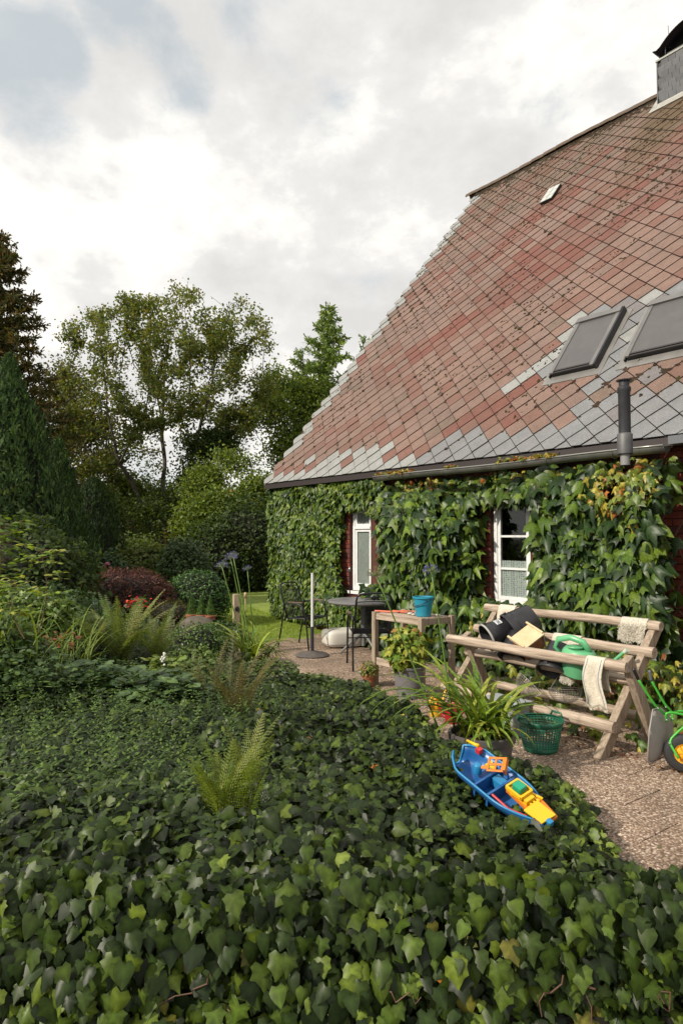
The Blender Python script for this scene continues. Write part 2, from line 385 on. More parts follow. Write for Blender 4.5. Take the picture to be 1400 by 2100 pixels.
# gable wall
gm = MB(); NB = 2 * NR - DE
pts = [(NW + .3, -0.1), (NB - 0.3, -0.1), (NB - 0.3, 2.6), (NR, ZR - 0.35), (NW + .3, 3.0)]
gv = [H(SG - 0.12, n, z) for n, z in pts] + [H(SG - 0.42, n, z) for n, z in pts]
gm.add(gv, [(0, 1, 2, 3, 4), (9, 8, 7, 6, 5)] + [(i, 5 + i, 5 + (i + 1) % 5, (i + 1) % 5) for i in range(5)])
build('gable_wall', gm, brick_wall_m, house)
# room interior behind windows: dark box
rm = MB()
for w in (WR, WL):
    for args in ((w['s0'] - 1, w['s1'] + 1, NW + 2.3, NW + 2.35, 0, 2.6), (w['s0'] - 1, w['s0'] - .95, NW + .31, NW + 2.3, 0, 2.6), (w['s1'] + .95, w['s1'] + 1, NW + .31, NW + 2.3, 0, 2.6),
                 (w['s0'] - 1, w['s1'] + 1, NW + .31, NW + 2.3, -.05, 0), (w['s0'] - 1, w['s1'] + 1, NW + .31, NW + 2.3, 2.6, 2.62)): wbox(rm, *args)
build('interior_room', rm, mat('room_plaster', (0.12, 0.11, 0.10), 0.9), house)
# bricks
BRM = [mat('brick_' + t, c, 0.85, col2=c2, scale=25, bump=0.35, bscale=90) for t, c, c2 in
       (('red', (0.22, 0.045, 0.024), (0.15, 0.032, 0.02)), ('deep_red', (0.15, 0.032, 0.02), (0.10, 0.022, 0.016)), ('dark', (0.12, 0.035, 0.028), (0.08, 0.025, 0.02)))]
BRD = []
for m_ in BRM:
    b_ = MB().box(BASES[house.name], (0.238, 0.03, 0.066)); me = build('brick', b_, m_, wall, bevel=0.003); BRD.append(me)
used = [False] * 3
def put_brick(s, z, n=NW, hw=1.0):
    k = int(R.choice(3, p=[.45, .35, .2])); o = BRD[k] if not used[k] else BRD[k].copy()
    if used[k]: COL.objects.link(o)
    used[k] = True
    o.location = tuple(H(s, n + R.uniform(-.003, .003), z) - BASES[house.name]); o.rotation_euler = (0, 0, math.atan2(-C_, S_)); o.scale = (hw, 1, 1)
for row in range(35):
    z = 0.02 + row * 0.077
    for k in range(5):
        s = 2.55 + k * 0.25 + (0.125 if row % 2 else 0)
        if s < 3.9: put_brick(s, z)
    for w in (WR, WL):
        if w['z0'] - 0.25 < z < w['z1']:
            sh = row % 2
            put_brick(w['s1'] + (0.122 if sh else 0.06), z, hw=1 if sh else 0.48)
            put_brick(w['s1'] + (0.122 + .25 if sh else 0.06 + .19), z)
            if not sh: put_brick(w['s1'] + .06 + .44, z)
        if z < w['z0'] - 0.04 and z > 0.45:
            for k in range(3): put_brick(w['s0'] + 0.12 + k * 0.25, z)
# ---- roof
under = mat('roof_underlay', (0.02, 0.015, 0.012), 0.95)
def roofmat(name, c, c2, speck=0.5, rough=0.75, stain=True):
    m = bpy.data.materials.new(name); m.use_nodes = True; nt = m.node_tree; N = nt.nodes; L = nt.links; p = N['Principled BSDF']; p.inputs['Roughness'].default_value = rough
    g = N.new('ShaderNodeNewGeometry')
    def nz(sc, det=6, ro=0.65):
        n = N.new('ShaderNodeTexNoise'); n.inputs['Scale'].default_value = sc; n.inputs['Detail'].default_value = det; n.inputs['Roughness'].default_value = ro; L.new(g.outputs['Position'], n.inputs['Vector']); return n.outputs['Fac']
    def ramp(f, a, b, ca=(0, 0, 0), cb=(1, 1, 1)):
        r = N.new('ShaderNodeValToRGB'); r.color_ramp.elements[0].position = a; r.color_ramp.elements[1].position = b; r.color_ramp.elements[0].color = (*ca, 1); r.color_ramp.elements[1].color = (*cb, 1); L.new(f, r.inputs[0]); return r.outputs[0]
    def mixc(f, a, b):
        x = N.new('ShaderNodeMixRGB'); 
        for i, v in enumerate((f, a, b)):
            if isinstance(v, tuple): x.inputs[i].default_value = (*v, 1)
            elif isinstance(v, float): x.inputs[i].default_value = v
            else: L.new(v, x.inputs[i])
        return x.outputs[0]
    col = ramp(nz(7), 0.35, 0.65, c, c2)
    # lichen specks pale + dark fine pits
    sp = ramp(nz(85, 3, 0.7), 0.56, 0.64); col = mixc_s = mixc(sp, col, tuple(min(1, x * 1.25 + 0.06) for x in c2)) if speck > 0 else col
    dk = ramp(nz(60, 4, 0.7), 0.36, 0.45, (1, 1, 1), (0, 0, 0)); 
    mm = N.new('ShaderNodeMath'); mm.operation = 'MULTIPLY'; L.new(dk, mm.inputs[0]); mm.inputs[1].default_value = speck
    col = mixc(mm.outputs[0], col, (0.06, 0.04, 0.03))
    big = ramp(nz(.9, 7), 0.42, 0.62); mb_ = N.new('ShaderNodeMath'); mb_.operation = 'MULTIPLY'; L.new(big, mb_.inputs[0]); mb_.inputs[1].default_value = .38 if stain else .15; col = mixc(mb_.outputs[0], col, (0.09, 0.062, 0.048))
    if stain:
        sep = N.new('ShaderNodeSeparateXYZ'); L.new(g.outputs['Position'], sep.inputs[0])
        # brown algae growth: strong near the ridge, streak under the chimney
        mr = N.new('ShaderNodeMapRange'); mr.inputs['From Min'].default_value = 7.4; mr.inputs['From Max'].default_value = 10.2; mr.inputs['To Max'].default_value = 0.75; L.new(sep.outputs['Z'], mr.inputs[0])
        a = N.new('ShaderNodeMath'); a.operation = 'MULTIPLY'; L.new(mr.outputs[0], a.inputs[0]); L.new(ramp(nz(1.6, 8), 0.38, 0.62), a.inputs[1])
        dp = N.new('ShaderNodeVectorMath'); dp.operation = 'DOT_PRODUCT'; L.new(g.outputs['Position'], dp.inputs[0]); dp.inputs[1].default_value = tuple(U)
        st = N.new('ShaderNodeMath'); st.operation = 'SUBTRACT'; L.new(dp.outputs['Value'], st.inputs[0]); st.inputs[1].default_value = 6.1
        ab = N.new('ShaderNodeMath'); ab.operation = 'ABSOLUTE'; L.new(st.outputs[0], ab.inputs[0])
        m2 = N.new('ShaderNodeMapRange'); m2.interpolation_type = 'SMOOTHSTEP'; m2.inputs['From Min'].default_value = 0.75; m2.inputs['From Max'].default_value = 0.1; L.new(ab.outputs[0], m2.inputs[0])
        m3 = N.new('ShaderNodeMapRange'); m3.interpolation_type = 'SMOOTHSTEP'; m3.inputs['From Min'].default_value = 6.6; m3.inputs['From Max'].default_value = 9.2; L.new(sep.outputs['Z'], m3.inputs[0])
        k = N.new('ShaderNodeMath'); k.operation = 'MULTIPLY'; L.new(m2.outputs[0], k.inputs[0]); L.new(m3.outputs[0], k.inputs[1])
        k2 = N.new('ShaderNodeMath'); k2.operation = 'MULTIPLY_ADD'; L.new(k.outputs[0], k2.inputs[0]); k2.inputs[1].default_value = 0.85; L.new(a.outputs[0], k2.inputs[2]); k2.use_clamp = True
        col = mixc(k2.outputs[0], col, (0.085, 0.052, 0.025))
    L.new(col, p.inputs['Base Color'])
    b = N.new('ShaderNodeBump'); b.inputs['Strength'].default_value = 0.35; b.inputs['Distance'].default_value = 0.004; L.new(nz(90, 4), b.inputs['Height']); L.new(b.outputs[0], p.inputs['Normal'])
    return m
TM = {'red': roofmat('tile_red', (0.1189, 0.0353, 0.0239), (0.1507, 0.0501, 0.0350)),
      'rose': roofmat('tile_rose', (0.1308, 0.0596, 0.0440), (0.1586, 0.0759, 0.0570)),
      'pale': roofmat('tile_pale_pink', (0.1507, 0.0895, 0.0699), (0.1864, 0.1152, 0.0919), 0.4),
      'grey_pink': roofmat('tile_grey_pink', (0.1388, 0.0881, 0.0712), (0.1745, 0.1119, 0.0919), 0.5),
      'brown': roofmat('tile_brown', (0.1032, 0.0706, 0.0520), (0.1462, 0.0996, 0.0760), 0.6),
      'slate': roofmat('tile_slate', (0.135, 0.14, 0.15), (0.17, 0.175, 0.182), 0.12, 0.5, False),
      'slate_dark': roofmat('tile_slate_dark', (0.115, 0.107, 0.112), (0.15, 0.14, 0.143), 0.2, 0.5, False),
      'slate_light': roofmat('tile_slate_light', (0.2, 0.207, 0.203), (0.255, 0.26, 0.253), 0.1, 0.5, False)}
rf = MB()
def slabface(p0, p1, p2, p3, th):
    nn = np.cross(np.array(p1) - p0, np.array(p3) - p0); nn = nn / np.linalg.norm(nn) * th
    V = [p0, p1, p2, p3] + [np.array(p) - nn for p in (p0, p1, p2, p3)]
    return V, [(0, 1, 2, 3), (7, 6, 5, 4), (0, 4, 5, 1), (1, 5, 6, 2), (2, 6, 7, 3), (3, 7, 4, 0)]
V_, F_ = slabface(RP(SG - 0.02, 0, -0.02), RP(S0, 0, -0.02), RP(S0, BMAX, -0.02), RP(SG - 0.02, BMAX, -0.02), 0.12); rf.add(V_, F_)
def RPb(s, b, h=0.0):                                   # rear slope
    q = RP(s, b, h); n = q @ NV; return q + NV * (2 * NR - 2 * n)
V_, F_ = slabface(RPb(S0, 0, -0.02), RPb(SG - 0.02, 0, -0.02), RPb(SG - 0.02, BMAX, -0.02), RPb(S0, BMAX, -0.02), 0.12); rf.add(V_, F_)
roof = build('roof', rf, under, house)
# tile layout: diamonds on a 0.25 m grid turned 45 degrees in the roof plane.
G = 0.25
def ab_to_sb(i, j): # grid node -> (s,b).  A lines: s falls as b rises
    return 4.815 + (-(i) + j) * G / math.sqrt(2), 0.293 + (i + j) * G / math.sqrt(2)
def tcol(s, b, i, j):
    r = random.random()
    e = SG - s
    if b < 0.34 : return 'slate' if s < 7 else ('slate_light' if b < .22 or r < .35 else 'rose')
    if b < 0.60 and s > 4.6: return ('slate' if s < 7 else 'slate_light') if (r < 0.42) else 'pale'
    if s < 4.85 and b < 0.72: return 'slate' if r < .7 else 'slate_dark'
    if e < 0.17 or (e < 0.38 and r < 0.45): return 'slate_light'
    # skylight surrounds
    if 1.0 < b < 2.75 and s < 5.62 and b > 1.0 + max(0, (s - 5.3)) and (s - 5.05) + (b - 2.35) * 0.9 < 0.75 and not (s < 4.6 and b < 1.1):
        if b > 1.18 or 4.35 < s < 4.8: return ['slate', 'slate', 'slate_dark', 'slate_light'][int(r * 4)] if s < 5.0 else ['slate', 'slate_light'][int(r * 2)]
    if abs(s - 5.85) < 0.16 and 1.15 < b < 2.0 and abs((s + b) - 7.45) < 0.2: return 'slate_light'
    if 5.75 < s < 6.1 and 1.3 < b < 1.65: return 'slate_light'
    if s < 4.3 and b < 1.15: return ['pale', 'pale', 'grey_pink', 'rose', 'slate_dark', 'red'][int(r * 6)]
    # red patches drawn out along the tile rows
    q = mnoise.noise(Vector((s * 0.55 + b * 0.55, (b - s) * 0.16, 3.3))) + 0.45 * mnoise.noise(Vector((s * 1.9 + b * 1.9, (b - s) * 0.6, 9.1)))
    q2 = mnoise.noise(Vector((s * 0.9, b * 0.9, 21.0)))
    if s < 6.8 and b < 2.2: q += 0.22
    if q > 0.30: return 'red' if r < 0.72 else 'rose'
    if q > 0.15: return ['rose', 'red', 'rose', 'pale'][int(r * 4)]
    if b > 7.5 and r < 0.4: return 'brown'
    if q2 > 0.25: return ['grey_pink', 'pale', 'brown', 'grey_pink'][int(r * 4)]
    return ['pale', 'pale', 'grey_pink', 'rose', 'pale'][int(r * 5)]
def clip(poly, axis, val, keep_less):
    out = []; k = len(poly)
    for i in range(k):
        p, q = poly[i], poly[(i + 1) % k]
        ip = (p[axis] <= val) == keep_less or p[axis] == val; iq = (q[axis] <= val) == keep_less or q[axis] == val
        if ip: out.append(p)
        if ip != iq:
            t = (val - p[axis]) / (q[axis] - p[axis]); out.append(tuple(p[a] + t * (q[a] - p[a]) for a in (0, 1)))
    return out
TSET = G / 2 - 0.0035
DIA = [(0, -1), (-1, 0), (0, 1), (1, 0)]
def tile_geo(poly, c):
    """poly in (s,b) relative to centre c; raised at its lower corner"""
    V = []
    hw = G / math.sqrt(2)
    for lay in (0.007, 0.0):
        for s, b in poly: V.append((s, b, lay + 0.016 * (0.5 - (b) / (2 * hw))))
    return V
tmesh = {}
def canonical(key):
    if key in tmesh: return tmesh[key]
    hw = (G - 0.009) / math.sqrt(2); poly = [(a * hw, b * hw) for a, b in DIA]
    V = tile_geo(poly, (0, 0)); k = 4
    me = bpy.data.meshes.new('tile'); Fc = [(0, 1, 2, 3), (7, 6, 5, 4)] + [(i, 4 + i, 4 + (i + 1) % 4, (i + 1) % 4) for i in range(4)]
    me.from_pydata([(-x, y, z) for x, y, z in V], [], [f[::-1] if True else f for f in Fc]); me.materials.append(TM[key]); me.update(); tmesh[key] = me; return me
RTM = np.column_stack([-U, RB, RN])
tiles = []
hw = (G - 0.009) / math.sqrt(2)
for i in range(-60, 70):
    for j in range(-60, 70):
        s, b = ab_to_sb(i + 0.5, j + 0.5)
        if not (S0 - .1 < s < SG + 0.17 and -0.17 < b < BMAX + 0.17): continue
        poly = [(s + a * hw, b + c * hw) for a, c in DIA]; cut = False
        # keep full saw-tooth at the verge, cut at eave and ridge
        if s > SG + 0.02: continue
        for ax, v, kl in ((1, 0.0, False), (1, BMAX, True), (0, SG + 0.05, True)):
            if any((p[ax] > v) if kl else (p[ax] < v) for p in poly): poly = clip(poly, ax, v, kl); cut = True
            if len(poly) < 3: break
        if len(poly) < 3: continue
        p = RP(s, b); dist = np.linalg.norm(p - np.array([0, 0, EYE])); px = 700 + 1400 * p[0] / max(p[1], .1); py = 1100 - 1400 * (p[2] - EYE) / max(p[1], .1)
        vis = p[1] > 0.5 and px < 1450
        cosv = abs((p - np.array([0, 0, EYE])) @ RN) / dist
        tiles.append((cosv / dist ** 2 if vis else 0, s, b, poly, cut, tcol(s, b, i, j)))
tiles.sort(key=lambda t: -t[0])
RTE = Matrix([list(map(float, r)) for r in RTM]).to_4x4()
keys = list(TM); rest = MB(); hb = BASES[house.name]
for idx, (a, s, b, poly, cut, key) in enumerate(tiles):
    tl = R.uniform(-0.003, 0.003)
    if cut:
        loc = [(p[0] - s, p[1] - b) for p in poly]; V = tile_geo(loc, None); k = len(poly)
        Fc = [tuple(range(k)), tuple(range(2 * k - 1, k - 1, -1))] + [(q, k + q, k + (q + 1) % k, (q + 1) % k) for q in range(k)]
        W = [RP(s, b, 0) + (-U) * (-v[0]) + RB * v[1] + RN * (v[2] + tl) for v in V]
        if idx < 300:
            mb = MB().add(W, [f[::-1] for f in Fc]); build('tile', mb, TM[key], roof)
        else: rest.add(W, [f[::-1] for f in Fc], keys.index(key))
    elif idx < 300:
        o = link('tile', canonical(key), roof); mw = RTE.copy(); mw.translation = Vector(RP(s, b, tl) - hb); o.matrix_local = mw
    else:
        me = canonical(key); V = np.array([v.co[:] for v in me.vertices]) @ RTM.T + RP(s, b, tl)
        rest.add(V, [tuple(p.vertices) for p in me.polygons], keys.index(key))
build('roof_tiles', rest, [TM[k] for k in keys], roof, kind='stuff')
# moss cushions in the joints
blob = np.array([(1, 0, 0), (0.5, .87, 0), (-.5, .87, 0), (-1, 0, 0), (-.5, -.87, 0), (.5, -.87, 0), (0.55, 0, .7), (-.3, .5, .7), (-.3, -.5, .7)], float)
blobT = np.array([(0, 1, 6), (1, 2, 7), (1, 7, 6), (2, 3, 7), (3, 4, 8), (3, 8, 7), (4, 5, 8), (5, 0, 6), (5, 6, 8), (6, 7, 8)])
mp_ = []; ms_ = []
def moss_w(s, b):
    w = 0.25 + 0.9 * max(0, mnoise.noise(Vector((s * .7, b * .7, 5))) + 0.05) * 2
    if b > 5.5: w += 0.35
    if abs((b - 5.6) - (5.2 - s) * -0.2) < 0.6 and s < 7.5: w += 0.5
    if s < 4.35 and 0.6 < b < 1.4: w += 1.0
    if SG - s < 1.2: w += 0.5
    return w
for i in range(-50, 60):
    for j in range(-50, 60):
        s, b = ab_to_sb(i, j)
        if not (3.0 < s < SG - .05 and 0.25 < b < BMAX - .05): continue
        w = moss_w(s, b)
        for q in range(R.poisson(0.9 * w)): mp_.append(RP(s + R.normal(0, .02), b - 0.0 + R.normal(0, .02), 0.012)); ms_.append(R.uniform(.009, .022) * (1 + 0.5 * w))
        for q in range(R.poisson(1.6 * w)):
            t = R.uniform(0, G); sg = -1 if R.rand() < .72 else 1
            mp_.append(RP(s + sg * t / 1.414, b + t / 1.414, 0.010)); ms_.append(R.uniform(.006, .016) * (1 + .4 * w))
for q in range(4200):
    s, b = R.uniform(3.2, SG), R.uniform(.6, BMAX)
    if mnoise.noise(Vector((s * .8, b * .8, 12))) + 0.045 * (b - 3) > 0.12: mp_.append(RP(s, b, 0.014)); ms_.append(R.uniform(.008, .022))
for q in range(2600): mp_.append(RP(R.uniform(3, SG - .1), BMAX - abs(R.normal(0, .16)) - .03, 0.012)); ms_.append(R.uniform(.008, .03))
mp_ = np.array(mp_); ms_ = np.array(ms_); n = len(mp_)
an = R.uniform(0, 6.28, n); st = R.uniform(1, 2.0, n)
ex = (np.cos(an)[:, None] * U + np.sin(an)[:, None] * RB); ey = (-np.sin(an)[:, None] * U + np.cos(an)[:, None] * RB)
jit = R.uniform(.7, 1.3, (n, 9, 1))
Vm = mp_[:, None, :] + ms_[:, None, None] * jit * (blob[None, :, 0:1] * ex[:, None] * st[:, None, None] + blob[None, :, 1:2] * ey[:, None] + blob[None, :, 2:3] * 0.8 * RN)
Cm = np.repeat(colmix(n, [(0.035, 0.022, 0.014), (0.05, 0.03, 0.018), (0.04, 0.035, 0.012)]), 9, axis=0)
tri_mesh('moss', Vm.reshape(-1, 3), (blobT[None] + (np.arange(n) * 9)[:, None, None]).reshape(-1, 3), LEAFN, Cm, roof, kind='stuff')
# ridge caps, verge board, fascia
zinc = mat('zinc', (0.13, 0.135, 0.125), 0.45, 0.6, col2=(0.22, 0.22, 0.20), scale=4, bump=0.05)
darkz = mat('dark_fascia', (0.03, 0.022, 0.022), 0.5)
rc_m = roofmat('ridge_brown', (0.075, 0.05, 0.035), (0.12, 0.085, 0.06), 0.6)
k = 0
for s in np.arange(S0, SG, 0.33):
    c = H(s + .165, NR, ZR + 0.005 + 0.02 * math.sin(s * 1.7)); mb = MB()
    mb.lathe([(0.085, -0.17), (0.093, 0.0), (0.09, 0.17), (0.078, .17), (0.075, -.17)], c, 10, frame(ZV, U), arc=(-1.75, 1.75)); build('ridge_tile', mb, rc_m, roof); k += 1
fb = MB(); fb.box(H((SG + S0) / 2, DE + 0.03, ZE - 0.055), (SG - S0, 0.03, 0.085), RH); build('fascia', fb, darkz, house)
sf = MB(); wbox(sf, S0, SG - .02, DE + .045, NW + .01, ZE - .085, ZE - .07); build('soffit', sf, darkz, house)
vb = MB(); c = RP(SG - 0.012, BMAX / 2, -0.07); vb.box(c, (0.02, BMAX, 0.10), RTM); build('verge_board', vb, mat('verge_paint', (0.2, 0.2, 0.2), .6), house)
# gutter (half round) n 6.40, from s 3.34 to 7.72
gt = MB(); gs0, gs1 = 3.36, 7.72; gc = 6.43; gz = 2.517; gr = 0.062
prof = [(gr * math.cos(t), gr * math.sin(t)) for t in np.linspace(math.pi, 2 * math.pi, 13)]
def gut(a, b):
    s = gs0 + (gs1 - gs0) * a; t = math.pi + math.pi * b; return H(s, gc + gr * math.cos(t), gz + gr * math.sin(t) + 0.006 * math.sin(s * 2))
gt.grid(gut, 24, 12); go = build('gutter', gt, zinc, house, smooth=True, solid=0.003)
gb = MB(); gb.tube([H(s, gc - gr - 0.004, gz + 0.004 + 0.006 * math.sin(s * 2)) for s in np.linspace(gs0, gs1, 20)], 0.010, 8); build('rim', gb, mat('zinc_rim', (0.30, 0.30, 0.28), 0.35, 0.7), go, smooth=True)
for ss in (gs0, gs1):
    e_ = MB(); e_.prism([(gr * math.cos(t), gr * math.sin(t)) for t in np.linspace(math.pi, 2 * math.pi, 13)], 0.012, H(ss, gc, gz), frame(NV, -U) if False else np.column_stack([NV, ZV, -U]) * np.array([[1, 1, 1]])); build('end_cap', e_, zinc, go)
for ss in np.arange(3.9, 7.6, 0.8):
    br = MB(); br.tube([H(ss, gc + (gr + .006) * math.cos(t), gz + (gr + .006) * math.sin(t)) for t in np.linspace(math.pi, 2 * math.pi, 9)] + [H(ss, DE + .02, ZE - .03)], 0.006, 5); build('bracket', br, zinc, go)
gf = MB(); wbox(gf, 2.2, 3.36, 6.46, 6.6, 2.54, 2.62); build('eave_box', gf, mat('lead_grey', (0.12, 0.125, 0.14), .5, .3), house)
# vent pipe
vp = P(1281, 915, 6.02)[:2]; pl = mat('pipe_plastic', (0.02, 0.021, 0.026), 0.45, col2=(0.035, 0.035, 0.04), scale=8)
def vpt(z): return np.array([vp[0], vp[1], z])
vb = MB(); vb.lathe([(0.052, 2.45), (0.052, 2.93), (0.058, 2.94), (0.058, 2.97), (0.045, 2.985), (0.045, 3.03), (0.0, 3.03)], vpt(0), 24); pipe = build('vent_pipe', vb, pl, house, smooth=True, autosmooth=40)
vb = MB(); vb.lathe([(0.0, 3.035), (0.066, 3.03), (0.068, 3.04), (0, 3.05)], vpt(0), 20); build('cap', vb, pl, pipe)
vb = MB(); vb.lathe([(0.066, 2.38), (0.066, 2.55), (0.060, 2.56), (0.052, 2.565)], vpt(0), 24); build('collar', vb, mat('lead_sleeve', (0.07, 0.072, 0.078), .55, .3, col2=(0.11, 0.11, 0.112), scale=9), pipe, smooth=True, autosmooth=40)
vb = MB(); vb.lathe([(0.04, 2.28), (0.04, 2.42)], vpt(0), 16); build('lower_pipe', vb, mat('pipe_grey', (0.2, 0.2, 0.2), .5), pipe, smooth=True)
# skylights
alu = mat('skylight_metal', (0.16, 0.155, 0.155), 0.4, 0.5, col2=(0.21, 0.205, 0.20), scale=3); blk = mat('plain_black', (0.01, 0.01, 0.012), 0.35)
blind = mat('roof_blind', (0.075, 0.072, 0.075), 0.42, col2=(0.09, 0.087, 0.087), scale=5)
def skylight(s0, s1, b0, b1):
    c = ((s0 + s1) / 2, (b0 + b1) / 2); W, Hh = s1 - s0, b1 - b0
    def rb(mb, sa, sb_, ba, bb, h0, h1): mb.box(RP((sa + sb_) / 2, (ba + bb) / 2, (h0 + h1) / 2), (abs(sb_ - sa), abs(bb - ba), h1 - h0), RTM)
    k = MB(); rb(k, s0 + .012, s1 - .012, b0 + .012, b1 - .012, -0.01, 0.075); sky = build('skylight', k, blk, house, bevel=.004)
    k = MB(); rb(k, s0 - .10, s1 + .10, b0 - .12, b1 + .02, 0.0, 0.024); build('flashing', k, mat('flashing_metal', (0.20, 0.195, 0.185), .45, .4, col2=(0.25, .24, .23), scale=6), sky)
    k = MB(); rb(k, s0, s0 + .055, b0, b1, .0755, .10); rb(k, s1 - .055, s1, b0, b1, .0755, .10); fr = build('frame', k, alu, sky, bevel=.004)
    k = MB(); rb(k, s0 - .006, s1 + .006, b1 - .09, b1 + .006, .080, .118); build('top_cover', k, alu, fr, bevel=.006)
    k = MB(); rb(k, s0 + .056, s1 - .056, b0 + .03, b0 + .055, .0755, .098); rb(k, s0 + .056, s1 - .056, b0, b0 + .022, .0755, .09); build('bottom_rail', k, mat('rail_dark', (0.05, .045, .045), .35, .4), fr)
    k = MB(); rb(k, s0 + .055, s1 - .055, b0 + .055, b1 - .09, .0757, .088); build('blind', k, blind, sky)
    k = MB(); rb(k, s0 - .028, s0 - .003, b0 - .01, b1 + .01, .024, .105); rb(k, s1 + .003, s1 + .022, b0 - .01, b1 + .01, .024, .06); build('side_shade_strip', k, blk, sky)  # black side strips; the taller right one paints the frame's shaded side
    return sky
skylight(4.735, 5.37, 1.33, 2.40)
skylight(3.30, 4.33, 1.33, 2.33)
# small roof hatch high up
k = MB(); hs0, hs1, hb0, hb1 = 7.86, 8.13, 6.98, 7.46
k.box(RP((hs0 + hs1) / 2, (hb0 + hb1) / 2, 0.035), (hs1 - hs0, hb1 - hb0, 0.07), RTM); hat = build('roof_hatch', k, blk, house)
for qa in (0, 1):
    for qb in (0, 1, 2):
        k = MB(); w_ = (hs1 - hs0) / 2; h_ = (hb1 - hb0) / 3; k.box(RP(hs0 + w_ * (qa + .5), hb0 + h_ * (qb + .5), 0.076), (w_ - .012, h_ - .012, 0.01), RTM); build('pane', k, mat('hatch_glass', (0.42, 0.44, 0.42), .25), hat)
# chimney
CH = dict(s0=5.2, s1=6.45, n0=12.28, n1=12.95, z1=10.56)
k = MB(); wbox(k, CH['s0'], CH['s1'], CH['n0'], CH['n1'], 9.3, CH['z1']); chim = build('chimney', k, mat('chimney_back', (.05, .05, .055), .8), house)
slm = [mat('chimney_slate' + t, c, .5, col2=c2, scale=12) for t, c, c2 in (('', (0.075, 0.08, 0.09), (0.10, .105, .115)), ('_dark', (0.055, .058, .067), (.075, .077, .087)))]
def scallop(w, h): 
    pts = [(-w / 2, h / 2), (w / 2, h / 2)] + [(w / 2 * math.cos(t), -h * .1 + h * .42 * math.sin(t)) for t in np.linspace(0, -math.pi, 8)]
    return pts[::-1]
row = 0; z = 9.55
while z < CH['z1'] - .02:
    for face in (0, 1):
        a0, a1 = (CH['s0'], CH['s1']) if face == 0 else (CH['n0'], CH['n1'])
        x = a0 + (0.07 if row % 2 else 0.0)
        while x < a1:
            xx = min(max(x, a0 + .07), a1 - .07)
            if face == 0: c = H(xx, CH['n0'] - 0.012, z); Rm = np.column_stack([-U, ZV, -NV]) ; Rm = Rm @ rotx(0.14)
            else: c = H(CH['s0'] - 0.012, xx, z); Rm = np.column_stack([NV, ZV, -U]) @ rotx(0.14)
            kb = MB().prism(scallop(0.134, 0.19), 0.006, c, Rm); build('slate', kb, slm[int(R.rand() < .4)], chim)
            x += 0.14
    z += 0.115; row += 1
k = MB(); wbox(k, CH['s1'] - 0.001, CH['s1'] + .02, CH['n0'] - .03, CH['n0'] + .01, 9.3, CH['z1']); build('corner_strip', k, mat('corner_zinc', (.08, .08, .09), .6, .2), chim)
k = MB(); wbox(k, CH['s0'] - .03, CH['s1'] + .035, CH['n0'] - .04, CH['n1'] + .03, CH['z1'], CH['z1'] + .04); build('cap_plate', k, zinc, chim, bevel=.004)
k = MB()
cs_, cn_ = (CH['s0'] + CH['s1']) / 2, (CH['n0'] + CH['n1']) / 2
def capf(a, b):
    t = -1 + 2 * a; return H(cs_ + t * .72, cn_ - .36 + .72 * b, CH['z1'] + .10 + .42 * (1 - abs(t) ** 2.2) + .15 * max(0, abs(t) - .86) / .14 * 1.0)
k.grid(capf, 20, 2); build('cowl', k, mat('cowl_black', (.012, .01, .014), .4, .5), chim, smooth=True, solid=.015)
k = MB()
for qs in (CH['s0'] + .1, CH['s1'] - .1):
    for qn in (CH['n0'] + .08, CH['n1'] - .08): k.tube([H(qs, qn, CH['z1'] + .03), H(qs, qn, CH['z1'] + .28)], .012, 6)
build('cowl_posts', k, blk, chim)
k = MB(); wbox(k, CH['s0'] + .12, CH['s1'] - .12, CH['n0'] + .1, CH['n1'] - .1, CH['z1'] + .04, CH['z1'] + .16); build('flue', k, blk, chim)
k = MB(); k.tube([H(CH['s1'] - .12, CH['n0'] + .2, CH['z1'] + .3), H(CH['s1'] - .10, CH['n0'] + .2, CH['z1'] + .75)], .006, 5); build('lightning_rod', k, zinc, chim)
k = MB()
lead = mat('lead_flashing', (0.42, 0.41, 0.38), .5, .2, col2=(0.30, .29, .27), scale=8)
bch = (CH['n0'] - DE) / math.cos(SLOPE)
k.box(RP((CH['s0'] + CH['s1']) / 2, bch - .10, .03), (CH['s1'] - CH['s0'] + .25, .2, .02), RTM)
wbox(k, CH['s0'] - .02, CH['s1'] + .025, CH['n0'] - .035, CH['n0'] - .02, 9.4, 9.40 + .35)
k.box(RP(CH['s1'] + .06, bch + .25, .03), (.12, .6, .02), RTM); build('flashing', k, lead, chim, bevel=.004)
# ---- windows
white = mat('white_paint', (0.72, 0.73, 0.73), 0.45, col2=(0.62, .63, .64), scale=10)
glass = bpy.data.materials.new('window_glass'); glass.use_nodes = True
def mkglass():
    nt = glass.node_tree; N = nt.nodes; L = nt.links; N.remove(N['Principled BSDF'])
    gl = N.new('ShaderNodeBsdfGlossy'); gl.inputs['Roughness'].default_value = .03; tr = N.new('ShaderNodeBsdfTransparent'); tr.inputs[0].default_value = (.8, .83, .82, 1)
    lw = N.new('ShaderNodeLayerWeight'); lw.inputs[0].default_value = .5; pw = N.new('ShaderNodeMath'); pw.operation = 'POWER'; L.new(lw.outputs['Facing'], pw.inputs[0]); pw.inputs[1].default_value = 4; fr = N.new('ShaderNodeMath'); fr.operation = 'MULTIPLY_ADD'; L.new(pw.outputs[0], fr.inputs[0]); fr.inputs[1].default_value = .6; fr.inputs[2].default_value = .04; mx = N.new('ShaderNodeMixShader'); L.new(fr.outputs[0], mx.inputs[0]); L.new(tr.outputs[0], mx.inputs[1]); L.new(gl.outputs[0], mx.inputs[2]); L.new(mx.outputs[0], N['Material Output'].inputs[0])
mkglass()
